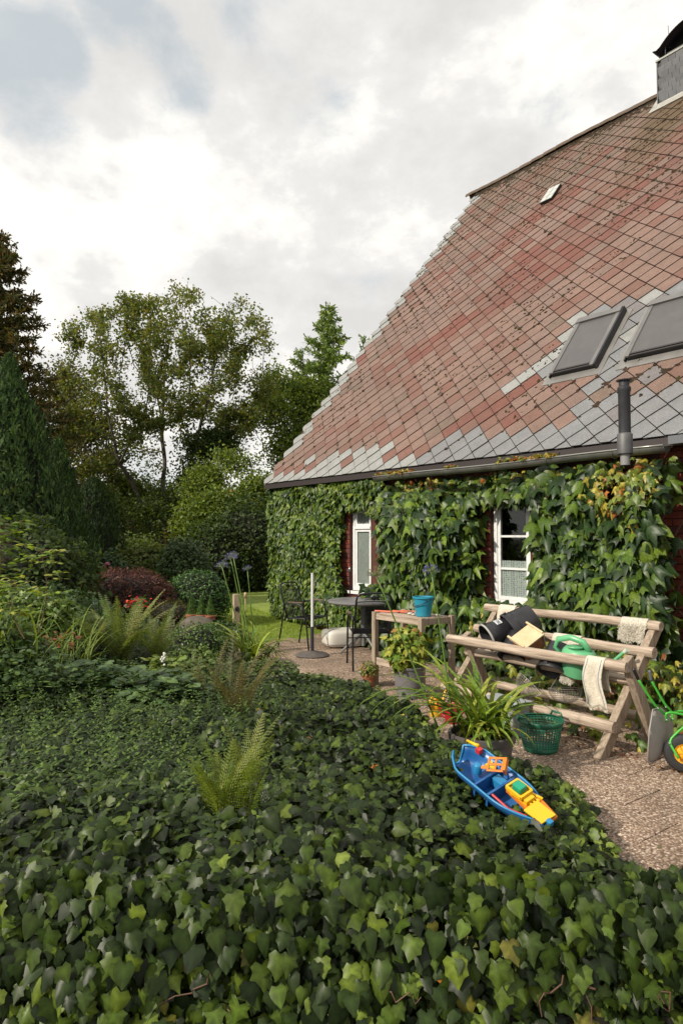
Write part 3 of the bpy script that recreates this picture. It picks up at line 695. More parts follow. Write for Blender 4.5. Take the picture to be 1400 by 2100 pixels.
def lace_mat():
    m = bpy.data.materials.new('lace'); m.use_nodes = True; nt = m.node_tree; N = nt.nodes; L = nt.links; p = N['Principled BSDF']; p.inputs['Roughness'].default_value = .9
    tc = N.new('ShaderNodeNewGeometry'); v = N.new('ShaderNodeTexVoronoi'); v.inputs['Scale'].default_value = 42; v.inputs['Randomness'].default_value = .25; L.new(tc.outputs['Position'], v.inputs['Vector'])
    r = N.new('ShaderNodeValToRGB'); r.color_ramp.elements[0].position = .25; r.color_ramp.elements[1].position = .42; r.color_ramp.elements[0].color = (.13, .14, .14, 1); r.color_ramp.elements[1].color = (.66, .67, .66, 1)
    L.new(v.outputs['Distance'], r.inputs[0]); L.new(r.outputs[0], p.inputs['Base Color']); return m
LACE = lace_mat(); curt = mat('curtain', (0.50, 0.50, 0.48), .9, col2=(.42, .42, .41), scale=4)
def window(w, bars, sash):
    s0, s1, z0, z1 = w['s0'] + .005, w['s1'] - .005, w['z0'] + .002, w['z1'] - .005; n0 = NW + .045
    k = MB(); t = .055
    wbox(k, s0, s0 + t, n0, n0 + .07, z0, z1); wbox(k, s1 - t, s1, n0, n0 + .07, z0, z1); wbox(k, s0 + t, s1 - t, n0, n0 + .07, z0, z0 + t + .02); wbox(k, s0 + t, s1 - t, n0, n0 + .07, z1 - t, z1)
    wd = build('window', k, white, house, bevel=.004)
    k = MB(); a, b = s0 + t + .002, s1 - t - .002; c, d = z0 + t + .022, z1 - t - .002; q = .045
    ds = [(c, bars[0] - .02), (bars[0] + .02, d)] if sash == 'transom' else [(c, d)]
    if sash == 'transom': wbox(k, a, b, n0 - .015, n0 + .06, bars[0] - .02, bars[0] + .02)
    mid = (a + b) / 2
    fr = None
    for (c_, d_) in ds:
        for (a_, b_) in ((a, b),):
            wbox(k, a_, a_ + q, n0 + .01, n0 + .05, c_, d_); wbox(k, b_ - q, b_, n0 + .01, n0 + .05, c_, d_); wbox(k, a_ + q, b_ - q, n0 + .01, n0 + .05, c_, c_ + q); wbox(k, a_ + q, b_ - q, n0 + .01, n0 + .05, d_ - q, d_)
    if sash != 'transom':
        for z in bars:
            for (a_, b_) in ((a, b),): wbox(k, a_ + q, b_ - q, n0 + .012, n0 + .045, z - .014, z + .014)
    build('frame', k, white, wd, bevel=.003)
    k = MB(); wbox(k, s0 + t, s1 - t, n0 + .028, n0 + .031, z0 + t, z1 - t); build('pane', k, glass, wd)
    k = MB(); wbox(k, w['s0'] - .03, w['s1'] + .03, NW - .05, NW + .045, z0 - .05, z0 - .002); build('sill', k, mat('sill_stone', (.45, .42, .40), .7) if sash != 'transom' else white, wd, bevel=.004)
    return wd
wr = window(WR, (1.235, 1.65), 'bars'); wl_ = window(WL, (1.79,), 'transom')
k = MB()
def curtf(s0, s1, z0, z1, n, amp): return lambda a, b: H(s0 + (s1 - s0) * a, n + amp * math.sin(a * 40), z0 + (z1 - z0) * b)
k.grid(curtf(WR['s0'] + .06, WR['s1'] - .06, .82, 1.34, NW + .084, .003), 60, 2); build('lace_curtain', k, LACE, wr)
k = MB(); k.grid(curtf(WL['s0'] + .09, WL['s1'] - .065, .82, 2.1, NW + .084, .004), 60, 2); build('curtain', k, curt, wl_)

# ------------------------------------------------------------------ climbing vines
def noise2(x, y, k=0.0): return mnoise.noise(Vector((float(x), float(y), k)))
def sX(px, n): return on_n(px, 1100, n)[0]
def vine(root, n_leaf, s_rng, z_rng, surf, size, cols, accept, nbig, wts=None, layers=0.25, colfn=None):
    pos = []; tries = 0
    cand = np.column_stack([R.uniform(*s_rng, n_leaf * 3), R.uniform(*z_rng, n_leaf * 3)])
    keep = np.array([accept(a, b) for a, b in cand]); cand = cand[keep][:n_leaf]; n = len(cand)
    nn = np.array([surf(a, b) for a, b in cand]) + np.abs(R.normal(0, layers, n)) - .02
    nn = np.minimum(nn, NW - 0.03)
    pos = cand[:, :1] * U + nn[:, None] * NV + cand[:, 1:2] * ZV
    nrm = -NV + ZV * R.uniform(0.0, 1.4, (n, 1)) + U * R.normal(0, .55, (n, 1)) + rsph(n) * .45
    tip = -ZV + -NV * R.uniform(-.1, .8, (n, 1)) + U * R.normal(0, .65, (n, 1))
    sz = R.uniform(size[0], size[1], n)
    depth = nn
    col = colmix(n, cols, wts, .22)
    if colfn: col, sz = colfn(cand, col, sz)
    order = np.argsort(nn - 0.8 * sz * 0)[:]
    big = np.argsort(-(sz / np.linalg.norm(pos - [0, 0, EYE], axis=1) ** 1.0) + (nn - np.array([surf(a, b) for a, b in cand])) * .3)[:nbig]
    mask = np.ones(n, bool); mask[big] = False
    ps = []
    half = np.flatnonzero(mask); 
    for t in range(2):
        ii = half[t::2]; ps.append(scatter(T_VINE[t], pos[ii], nrm[ii], tip[ii], sz[ii], col[ii], .95))
    tri_mesh('foliage', *cat(ps)[:2], LEAF, cat(ps)[2], root, smooth=False, kind='stuff')
    for q, ii in enumerate(big):
        V, T, Cc = scatter(T_VINE[q % 2], pos[[ii]], nrm[[ii]], tip[[ii]], sz[[ii]], col[[ii]], .95); tri_mesh('leaf', V, T, LEAF, Cc, root)
G1, G2, G3, G4 = (0.048, 0.088, 0.011), (0.075, 0.125, 0.013), (0.022, 0.048, 0.012), (0.125, 0.17, 0.018)
YL = (0.26, 0.22, 0.03); ORG = (0.30, 0.10, 0.02)
# left section (fine leaves)
def surfL(s, z): return NW - 0.17 + 0.10 * noise2(s * 1.6, z * 1.6, 1) - (0.03 if z > 2.3 else 0)
def accL(s, z):
    e = 0.08 * noise2(s * 5, z * 5, 2)
    if 8.30 < s < 9.06 + e * .8 and 0.62 + e < z < 2.13 + e: 
        return s > 9.02 and z < 0.95
    if s < 8.4 and z < 2.0: return False
    if s < 8.95 and z < .62: return R.rand() < .7
    return True
vl = thing('climbing_vine', H(10, NW - .1, 0), 'fine leaved green vine covering the far wall beside the left window', 'vine')
vine(vl, 9000, (8.0, SG - 0.02), (0.2, 2.58), surfL, (.07, .12), [G2, G1, G4, G3], accL, 60, (4, 3, 2, 2), layers=.06)
# house corner leaves on the gable return
k = 500; ps = H(0, 0, 0) + (SG - .1 + R.uniform(0, .12, k))[:, None] * U + (NW + R.uniform(-.15, .5, k))[:, None] * NV + R.uniform(.2, 2.6, k)[:, None] * ZV
V, T, Cc = scatter(T_VINE[0], ps, U - ZV * 0 + rsph(k) * .5, -ZV + rsph(k) * .3, R.uniform(.06, .11, k), colmix(k, [G2, G4, G1])); tri_mesh('corner_foliage', V, T, LEAF, Cc, vl, kind='stuff')
# right section (large leaves, deep growth)
def bulge(z): return 0.10 + 0.50 * min(1, max(0, (2.50 - z) / .45))
def surfR(s, z):
    b = bulge(z)
    d = min(1.0, max(0.0, (s - 2.95) / .5)) * 0.8 + .2
    b = b * d
    if z > .8: b *= 1 - .62 * math.exp(-((s - 5.95) / .38) ** 2)
    if z < .75: b *= 0.72
    return NW - 0.06 - b - 0.20 * noise2(s * 1.5, z * 1.5, 4) - .13 * noise2(s * 4, z * 4, 8)
def accR(s, z):
    n = surfR(s, z); e = .07 * noise2(s * 6, z * 6, 3) + .03 * noise2(s * 14, z * 14, 3.3)
    sl, srr = sX(966, n), sX(1088, n)          # clear zone in front of the right window, widened towards the left jamb
    bot = .86 + e * .6
    top = 2.13 + .6 * e
    if srr + .5 * e < s < sl + .5 * e and bot < z < top: return False
    if s > sX(774, n) + e * 1.2 - (0.0 if z > .95 else -0.35): return False
    if s < sX(1372, n) + e * 1.5 + .15 * R.rand(): return False
    if z > 2.47 + e * .6: return False
    return True
def colR(c, col, sz):
    s, z = c[:, 0], c[:, 1]; n = len(s)
    # small yellow leaves below the gutter at the right and at its left end; more small yellow and light green leaves at far right
    y = np.array([max(0, 1 - math.hypot((a - 3.85) / .50, (b - 2.16) / .60)) for a, b in c]); y2 = np.array([max(0, 1 - math.hypot((a - 6.9) / .9, (b - 2.42) / .14)) for a, b in c])
    y3 = np.where(z > 2.36, .35, 0); y4 = np.where((z < .8) & (s > 4.8) & (s < 5.9), .35, 0); y5 = np.where((s < 3.35), .45, 0)
    w = np.maximum.reduce([y * 1.6, y2 * 1.4, y3, y4, y5]); m = R.rand(n) < w
    cc = colmix(n, [YL, (0.17, 0.20, 0.03), ORG, (0.12, 0.17, .03)], (3, 4, 1, 3)); col = np.where(m[:, None], cc, col); sz = np.where(m, sz * .5, sz); return col, sz
vr = thing('climbing_vine', H(5.5, NW - .1, 0), 'large leaved green vine hanging thickly round the right window under the gutter', 'vine')
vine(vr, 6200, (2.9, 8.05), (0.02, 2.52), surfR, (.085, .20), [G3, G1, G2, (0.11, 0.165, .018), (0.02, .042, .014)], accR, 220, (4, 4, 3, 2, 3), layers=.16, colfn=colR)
# leaves in front of the right window's upper pane and strand tips
tm = MB()
for q in range(70):
    s = R.uniform(3.3, 7.9); z = R.uniform(2.0, 2.5); n = surfR(s, z) - .02; a = H(s, n, z); b = a + U * R.normal(0, .12) - NV * R.uniform(0, .08) + ZV * R.uniform(-.18, .12)
    tm.tube([a, (a + b) / 2 + ZV * .03, b], .0022, 4)
for q in range(26):
    s = R.uniform(3.0, 8.0)
    if 5.1 < s < 6.2 or 8.1 < s: continue
    z0 = R.uniform(.02, .4); tm.tube([H(s + R.normal(0, .1), NW - .12, t) for t in np.linspace(0, 2.3, 8)], .011, 5)
build('tendril', tm, twig_m, vr, kind='stuff')
k = 900; s_ = R.uniform(3.4, 7.7, k); an = np.abs(R.normal(0, .05, k)); ps = s_[:, None] * U + (gc - .02 + R.uniform(-.05, .1, k))[:, None] * NV + (2.54 + an * .4)[:, None] * ZV
sel = np.array([noise2(a * 1.3, 0, 7) > -0.02 for a in s_]) & (s_ > 4.4); ps = ps[sel]; k = len(ps)
V, T, Cc = scatter(T_VINE[1], ps, ZV + rsph(k) * .6, -NV + rsph(k) * .8, R.uniform(.03, .06, k), colmix(k, [YL, (.14, .17, .03), ORG])); tri_mesh('gutter_leaves', V, T, LEAF, Cc, vr, kind='stuff')
# ground-level yellowing creeper below the rack
k = 1000; s_ = R.uniform(2.3, 4.7, k); n_ = 6.6 - np.abs(R.normal(0, 1, k)) * .75; n_ = np.maximum(n_, 4.95 + .2 * R.rand(k)); z_ = np.where(n_ > 5.6, R.uniform(0, .55, k), R.uniform(0.01, .12 + .28 * np.clip((n_ - 5.0) / .6, 0, 1), k))
ps = s_[:, None] * U + n_[:, None] * NV + z_[:, None] * ZV
gv = thing('ground_creeper', H(3.8, 5.6, 0), 'yellow and green creeper spreading over the paving under the wooden rack', 'creeper')
V, T, Cc = scatter(T_VINE[1], ps, -NV * .6 + ZV + rsph(k) * .5, -NV - ZV * .4 + rsph(k) * .7, R.uniform(.05, .11, k), colmix(k, [(.10, .15, .02), (.16, .18, .02), (.06, .11, .02), YL, (.16, .06, .02)], (4, 4, 4, 2, 1))); tri_mesh('foliage', V, T, LEAF, Cc, gv, kind='stuff')
# fallen dry leaves
k = 420; s_ = R.uniform(1.9, 5.2, k); n_ = 4.75 + np.abs(R.normal(0, .25, k)); ps = s_[:, None] * U + n_[:, None] * NV + ZV * .008
V, T, Cc = scatter(OVAL, ps, ZV + rsph(k) * .35, rsph(k), R.uniform(.02, .045, k), colmix(k, [(.18, .06, .03), (.25, .12, .04), (.12, .05, .03)])); tag(tri_mesh('fallen_leaves', V, T, LEAFM, Cc, None, kind='stuff'), 'reddish dry leaves scattered on the paving by the rack', 'leaves')

# ------------------------------------------------------------------ planting bed and ivy
CP = [(0, 1830, 1.62), (700, 1840, 1.62), (1390, 1905, 1.62), (1750, 1990, 1.62), (-400, 1840, 1.62), (0, 1600, 2.6), (200, 1700, 2.1), (700, 1700, 2.2), (1100, 1760, 2.2), (1400, 1875, 2.0), (1400, 1890, 2.5), (1300, 1770, 2.6), (1300, 1775, 3.0), (1250, 1745, 3.2),
      (400, 1500, 3.6), (700, 1560, 3.4), (950, 1570, 3.85), (1010, 1650, 3.5), (1120, 1735, 3.25), (1150, 1600, 4.2), (1220, 1700, 3.4), (1330, 1850, 2.9), (700, 1405, 6.6), (560, 1415, 6.4), (850, 1420, 6.0), (800, 1410, 6.3),
      (900, 1462, 4.8), (0, 1400, 4.3), (250, 1400, 4.8), (430, 1400, 5.6), (0, 1310, 5.5), (250, 1310, 6.5), (430, 1340, 7.0), (500, 1310, 9.0), (0, 1270, 8), (250, 1270, 9), (420, 1262, 11), (0, 1230, 12), (250, 1240, 14), (-500, 1300, 6), (-500, 1240, 12)]
CPW = np.array([P(*c) for c in CP])
BED = [(-9, 1.48), (1.75, 1.48), (1.42, 2.1), (1.30, 2.7), (1.34, 3.4), (1.46, 4.1), (1.40, 4.5), (0.95, 4.36), (0.74, 4.5), (0.72, 5.1), (0.64, 5.9), (0.38, 6.6), (-.22, 7.0), (-.6, 7.0), (-.86, 7.4), (-1.2, 8.4), (-1.7, 10.2), (-2.3, 12.6), (-4, 15.5), (-9, 18)]
def bedh(x, y):
    x = np.atleast_1d(x); y = np.atleast_1d(y); d2 = ((x[:, None] - CPW[None, :, 0]) ** 2 + (y[:, None] - CPW[None, :, 1]) ** 2 + .02) / (0.3 + 0.05 * y[:, None] ** 2)
    w = 1 / d2 ** 1.6; z = (w * CPW[None, :, 2]).sum(1) / w.sum(1)
    dd = polydist(np.column_stack([x, y]), BED); side = np.clip(dd / .28, 0, 1); side = np.where(y < 1.85, np.maximum(side, np.clip((y - 1.43) / .10, 0, 1) * np.clip((2.2 - x) / .3, 0, 1)), side)
    s = side * side * (3 - 2 * side)
    return 0.06 + (z - 0.06) * (0.25 + .75 * s)
bx = np.linspace(-9, 2.3, 100); by = np.concatenate([np.linspace(1.48, 8, 70), np.linspace(8.2, 18, 30)])
XX, YY = np.meshgrid(bx, by, indexing='ij'); hz = bedh(XX.ravel(), YY.ravel()) - 0.10; pin = hpoly_in(np.column_stack([XX.ravel(), YY.ravel()]), BED)
hz = np.where(pin, hz, -0.05); VV = np.column_stack([XX.ravel(), YY.ravel(), hz]); ii = np.arange(len(bx) * len(by)).reshape(len(bx), len(by))
q4 = np.stack([ii[:-1, :-1], ii[1:, :-1], ii[1:, 1:], ii[:-1, 1:]], -1).reshape(-1, 4); q4 = q4[pin[q4].any(1)]
mb = MB(); mb.v = [tuple(v) for v in VV]; mb.f = [tuple(q) for q in q4]; mb.m = [0] * len(q4)
mb.add([(-9, 1.52, -.06), (1.7, 1.52, -.06), (1.7, 1.52, .60), (-9, 1.52, .66)], [(0, 1, 2, 3)])
build('planting_bed', mb, mat('humus', (0.012, 0.010, 0.006), 0.95, col2=(.012, .010, .005), scale=12), kind='structure', smooth=True)
def inbed(n, x0, x1, y0, y1, marg=0.0):
    p = np.column_stack([R.uniform(x0, x1, n), R.uniform(y0, y1, n)]); return p[hpoly_in(p, BED)]
def px_of(p): return 700 + 1400 * p[:, 0] / p[:, 1]
def py_of(p): return 1100 - 1400 * (p[:, 2] - EYE) / p[:, 1]
def vinca_w(p):
    """share of periwinkle among the ground cover: left and centre-left of the bed"""
    u = p[:, 0] + 0.12 * np.array([noise2(a * 1.3, b * 1.3, 2) for a, b in p[:, :2]]); y = p[:, 1]
    w = 1 / (1 + np.exp((u - (-0.42 - 0.04 * (y - 3))) * 6)); w *= np.clip((y - 1.85) / .7, 0, 1); return w
IV = [(0.019, 0.034, 0.006), (0.030, 0.051, 0.007), (0.010, 0.018, 0.005), (0.050, 0.078, .009), (0.08, 0.11, .012)]
def ivy_layer(p, dz0, dz1, smin, smax, cols, w, face=False):
    n = len(p); z = bedh(p[:, 0], p[:, 1]) + R.uniform(dz0, dz1, n) + .075 * np.array([noise2(a * 3.2, b * 3.2, 6) + .5 * noise2(a * 9, b * 9, 2) for a, b in p])
    pos = np.column_stack([p, z]); nrm = ZV + rsph(n) * .75 + np.array([-.15, -.45, 0]); tip = rsph(n) * .8 + np.array([.0, -.7, -.55])
    return pos, nrm, tip, R.uniform(smin, smax, n), colmix(n, cols, w, .28)
parts = []
def addp(t, pos, nrm, tip, sz, col, ws=1.0, **k): parts.append(scatter(t, pos, nrm, tip, sz, col, ws, **k))
for rng, dens in (((-1.9, 1.7, 1.5, 3.2), 5200), ((-1.3, 1.6, 3.2, 4.6), 3900), ((-1.4, 1.2, 4.6, 7.2), 3400)):
    p = inbed(int(dens * (rng[1] - rng[0]) * (rng[3] - rng[2])), *rng); w = vinca_w(p); p = p[R.rand(len(p)) > w * .97]
    d_ = polydist(p, BED); near = (d_ < .25) & (p[:, 1] > 1.7)
    a = ivy_layer(p, -.20, .06, .026, .061, IV, (4, 5, 4, 2.6, .35)); yl = near & (R.rand(len(p)) < .4); a[4][yl] = colmix(int(yl.sum()), [(.09, .14, .025), (.13, .17, .03)])
    sp = R.rand(len(p)) < .003; a[3][sp] *= .6; a[4][sp] = colmix(int(sp.sum()), [(.35, .28, .03), (.4, .13, .02)])
    a[3][:] *= np.interp(p[:, 1], [1.5, 1.9, 2.6, 7], [.86, .98, 1.08, 1.12])
    for t in range(3): i = np.arange(t, len(p), 3); addp(T_IVY[t], a[0][i], a[1][i], a[2][i], a[3][i], a[4][i])
# drooping front face: yellower in its lower part
n = 9500; x = R.uniform(-1.9, 1.75, n); z = R.uniform(.25, .90, n); y = 1.50 - .10 * (1 - np.clip((.88 - z) / .12, 0, 1)) * 0 - .05 * R.rand(n) + .10 * R.rand(n) ** 2 - .07 * np.array([noise2(a * 3, b * 4, 1) for a, b in zip(x, z)]) + np.clip(z - .78, 0, 1) * .4
pos = np.column_stack([x, y, z]); nrm = np.array([0, -1, .45]) + rsph(n) * .5; tip = np.array([0, -.2, -1.]) + rsph(n) * .45
lo = 1 / (1 + np.exp((z - .735 - .05 * np.array([noise2(a * 2.2, 0, 3) for a in x])) * 28)); m = R.rand(n) < lo * .55
col = np.where(m[:, None], colmix(n, [(.055, .088, .012), (.095, .135, .016), (.024, .042, .010), (.11, .105, .018)], (4, 3, 4, 1)), colmix(n, IV, (4, 4, 4, 2, .3)))
sz = np.where(m, R.uniform(.022, .052, n), R.uniform(.024, .058, n)); sp = R.rand(n) < .004; sz[sp] *= .55; col[sp] = colmix(int(sp.sum()), [(.35, .12, .02), (.22, .08, .03)])
for t in range(3): i = np.arange(t, n, 3); addp(T_IVY[t], pos[i], nrm[i], tip[i], sz[i], col[i])
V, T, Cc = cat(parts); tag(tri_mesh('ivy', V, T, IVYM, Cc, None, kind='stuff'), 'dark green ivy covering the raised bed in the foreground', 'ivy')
tm = MB()
for q in range(60):
    x0 = R.uniform(-1.5, 1.5); z0 = R.uniform(.45, .74); a = np.array([x0, 1.47, z0]); pts_ = [a]
    for w in range(5): pts_.append(pts_[-1] + np.array([R.normal(0, .022), -.004 + R.normal(0, .006), R.normal(-.012, .018)]))
    tm.tube(pts_, [.0022, .002, .0018, .0015, .0013, .001], 5)
tag(build('ivy_stems', tm, twig_m, kind='stuff'), 'thin brown ivy shoots showing at the front edge of the bed', 'stems')
# periwinkle
parts = []
p = inbed(95000, -2.6, .6, 1.7, 6.6); w = vinca_w(p); keep = R.rand(len(p)) < w * np.clip(1.3 - p[:, 1] * .13, .35, 1) * .62; p = p[keep]; n = len(p)
z = bedh(p[:, 0], p[:, 1]) + R.uniform(-.09, .05, n) + .06 * np.array([noise2(a * 3.5, b * 3.5, 4) for a, b in p])
pos = np.column_stack([p, z]); tp = rsph(n); tp[:, 2] = np.abs(tp[:, 2]) * .4; nm = ZV + rsph(n) * .55 + np.array([-.1, -.35, 0])
col = colmix(n, [(.021, .038, .008), (.033, .056, .010), (.012, .022, .006), (.07, .105, .016)], (4, 4, 3, 1.3), .25)
addp(OVAL, pos, nm, tp, R.uniform(.026, .048, n), col); addp(OVAL, pos, nm, -tp + ZV * .3, R.uniform(.026, .046, n), col)
# upright shoots with leaf pairs
k = 420; c = inbed(k * 3, -2.0, .4, 1.8, 5.0); c = c[vinca_w(c) > .4][:k]
for a in range(7):
    zz = bedh(c[:, 0], c[:, 1]) + .02 + a * .018; n = len(c); lean = np.column_stack([np.sin(c[:, 0] * 40), np.cos(c[:, 1] * 40)]) * .006 * a
    pos = np.column_stack([c + lean, zz]); an = a * 1.57 + c[:, 0] * 50; tp = np.column_stack([np.cos(an), np.sin(an), np.full(n, .55)]); cl = colmix(n, [(.04, .07, .016), (.07, .115, .025)], None, .2) * (1 + .06 * a)
    for sg in (1, -1): addp(OVAL, pos, np.column_stack([-sg * tp[:, 0] * .5, -sg * tp[:, 1] * .5, np.full(n, 1.)]), tp * [sg, sg, 1], np.full(n, .030 - .002 * a), cl)
V, T, Cc = cat(parts); tag(tri_mesh('periwinkle', V, T, IVYM, Cc, None, kind='stuff'), 'small leaved dark periwinkle carpeting the left of the bed', 'periwinkle')

# ------------------------------------------------------------------ wooden rack and what lies on it
def woodmat(name, c1, c2, sc=(1, 1, 1)):
    return mat(name, c1, 0.8, col2=c2, scale=38, stretch=sc, bump=0.8, detail=8, fac=(.3, .7))
RS = (-U[0], -U[1])
def woodhouse():  # grain along the rack (local coordinates are world aligned, so turn the mapping)
    m = woodmat('weathered_wood', (0.16, 0.11, 0.075), (0.56, 0.46, 0.37))
    mp = [n for n in m.node_tree.nodes if n.type == 'MAPPING'][0]; mp.vector_type = 'TEXTURE'; mp.inputs['Rotation'].default_value = (0, 0, math.atan2(-C_, S_)); mp.inputs['Scale'].default_value = (14, 1, 1); return m
WOODL = woodhouse()
WOODP = woodmat('weathered_post', (0.17, 0.125, 0.085), (0.40, 0.32, 0.245), (1, 1, .12))
endg = mat('end_grain', (0.09, 0.065, 0.045), .9, col2=(.16, .12, .085), scale=40)
sR, sLf = 2.92, 4.66
rack = thing('plant_rack', H(3.8, 4.95, 0), 'weathered X-frame wooden trough rack loaded with buckets beside the house', 'rack')
def post(s, a, b, w=.062, d=.095):
    a = np.array(a); b = np.array(b); A = H(s, *a); B = H(s, *b); ax = (B - A) / np.linalg.norm(B - A); c = (A + B) / 2
    Rm = np.column_stack([U, np.cross(ax, U), ax]); return MB().box(c, (w, d, np.linalg.norm(B - A)), Rm)
for s in (sR, sLf - .1):
    build('post', post(s + .032, (4.60, -.02), (5.46, .93)), WOODP, rack, bevel=.006)
    build('post', post(s - .034, (5.27, -.02), (4.88, .72)), WOODP, rack, bevel=.006)
def log(a, b, n, z, r=.043, name='rail'):
    k = MB(); pts = [H(s, n + .004 * math.sin(s * 5 + z * 9), z + .004 * math.sin(s * 4 + n * 7)) for s in np.linspace(a, b, 14)]
    k.tube(pts, [r * (1 + .05 * math.sin(i * 1.3 + z * 20)) for i in range(14)], 14); o = build(name, k, WOODL, rack, smooth=True, autosmooth=50); return o
log(2.86, 4.72, 4.845, .655); log(2.86, 4.72, 5.235, .73, .043); log(2.88, 4.72, 5.385, .925, .040); log(2.9, 4.68, 4.735, .215, .047); log(2.97, 4.5, 5.28, .20, .038); log(2.93, 4.62, 4.99, .53, .038); log(2.93, 4.62, 5.10, .53, .034)
PLB = mat('black_plastic', (0.012, 0.012, 0.015), 0.38, col2=(0.03, 0.03, 0.034), scale=5, spec=.5)
def bucket(loc, axis, r=.125, h=.24, label='', matb=PLB, cat_='bucket', side=(0, 0, 1), group=None, rim=None):
    ax = np.array(axis, float); ax /= np.linalg.norm(ax); fr = frame(np.array(side, float) + .01, ax)
    t = thing('bucket', loc, label, cat_, group)
    k = MB(); k.lathe([(0, 0.0), (r * .76, 0.0), (r * .78, .008), (r, h), (r * .985, h), (r * .76, .012), (0, .012)], loc, 30, fr); b = build('bowl', k, matb, t, smooth=True, autosmooth=40)
    k = MB(); k.lathe([(r * 1.0, h - .012), (r * 1.045, h - .012), (r * 1.045, h + .004), (r * .98, h + .004)], loc, 30, fr); build('rim', k, rim or matb, t, smooth=True, autosmooth=40)
    k = MB(); k.lathe([(r * .935, h * .7), (r * .955, h * .7), (r * .955, h * .715), (r * .94, h * .715)], loc, 30, fr); build('rib', k, matb, t, smooth=True)
    for q in (0, math.pi):
        k = MB(); c = np.array(loc) + fr @ np.array([r * .99 * math.cos(q), r * .99 * math.sin(q), h - .03]); k.box(c, (.018, .03, .03), fr @ rotz(q)); build('handle_lug', k, matb, t)
    return t, fr
RIMG = mat('worn_rim', (.35, .34, .32), .5)
f1 = -NV * .62 - U * .0 - ZV * .12
b1, fr1 = bucket(PN(1046, 1284, 5.10), (-.86, -.20, -.38), .128, .26, 'black bucket with white sticker lying at the left end of the rack', rim=RIMG)
lb = np.array(PN(1046, 1284, 5.10)); 
def on_b(u, v, off=.001):  # sticker on bucket side: u angle, v height
    r = .128 * (.78 + .22 * v / .26) + off; return lb + fr1 @ np.array([r * math.cos(u), r * math.sin(u), v])
k = MB(); up_local = fr1.T @ (np.array([-.05, -.35, 1])); ua = math.atan2(up_local[1], up_local[0])
k.grid(lambda a, b: on_b(ua - .36 + .72 * a, .085 + .06 * b), 8, 2); build('sticker', k, mat('sticker_white', (.55, .58, .62), .5), b1)
k = MB()
for (u0, u1, v0, v1) in ((.06, .11, .015, .045), (.11, .19, .037, .045), (.19, .24, .015, .045), (.29, .34, .015, .045), (.38, .44, .015, .045), (.44, .52, .015, .022), (.52, .58, .015, .045), (.66, .9, .012, .018), (.66, .9, .026, .031), (.66, .9, .040, .046)):
    k.grid(lambda a, b: on_b(ua - .36 + .72 * (u0 + (u1 - u0) * a), .085 + v0 + (v1 - v0) * b, .002), 3, 1)
build('lettering', k, mat('sticker_ink', (.03, .03, .04), .6), b1)
bucket(PN(1094, 1264, 5.20), (-.74, -.05, -.46), .165, .25, 'largest black bucket upturned above the others on the rack')
bucket(PN(1066, 1302, 5.08), (-.42, -.42, -.80), .128, .25, 'black bucket below the large upturned bucket, its mouth hanging under the rail')
bucket(PN(1150, 1326, 5.08), (-.42, -.38, -.82), .138, .25, 'black bucket tipped mouth down right beside the green watering can')
# nesting box
t = thing('nesting_box', P(1085, 1322, 5.62), 'cream wooden box with orange brick coloured base lying between the buckets', 'box')
fx = frame((.86, .5, .12), (-.30, -.55, .78)); c = PN(1080, 1306, 4.93); CRM = mat('cream_board', (.48, .37, .21), .7, col2=(.60, .48, .30), scale=8, bump=.2)
build('board', MB().box(c, (.24, .19, .014), fx), CRM, t, bevel=.003)
for sx in (-.112, .112): build('batten', MB().box(c + fx @ np.array([sx, .02, .014]), (.018, .2, .016), fx), CRM, t, bevel=.002)
build('body', MB().box(c + fx @ np.array([.0, 0, -.085]), (.20, .16, .15), fx), mat('box_orange', (.20, .075, .03), .8, col2=(.32, .13, .055), scale=14, bump=.3), t, bevel=.004)
build('side_board', MB().box(c + fx @ np.array([.112, 0, -.08]), (.014, .18, .16), fx), mat('box_grey', (.22, .18, .13), .8, col2=(.34, .29, .22), scale=20), t, bevel=.003)
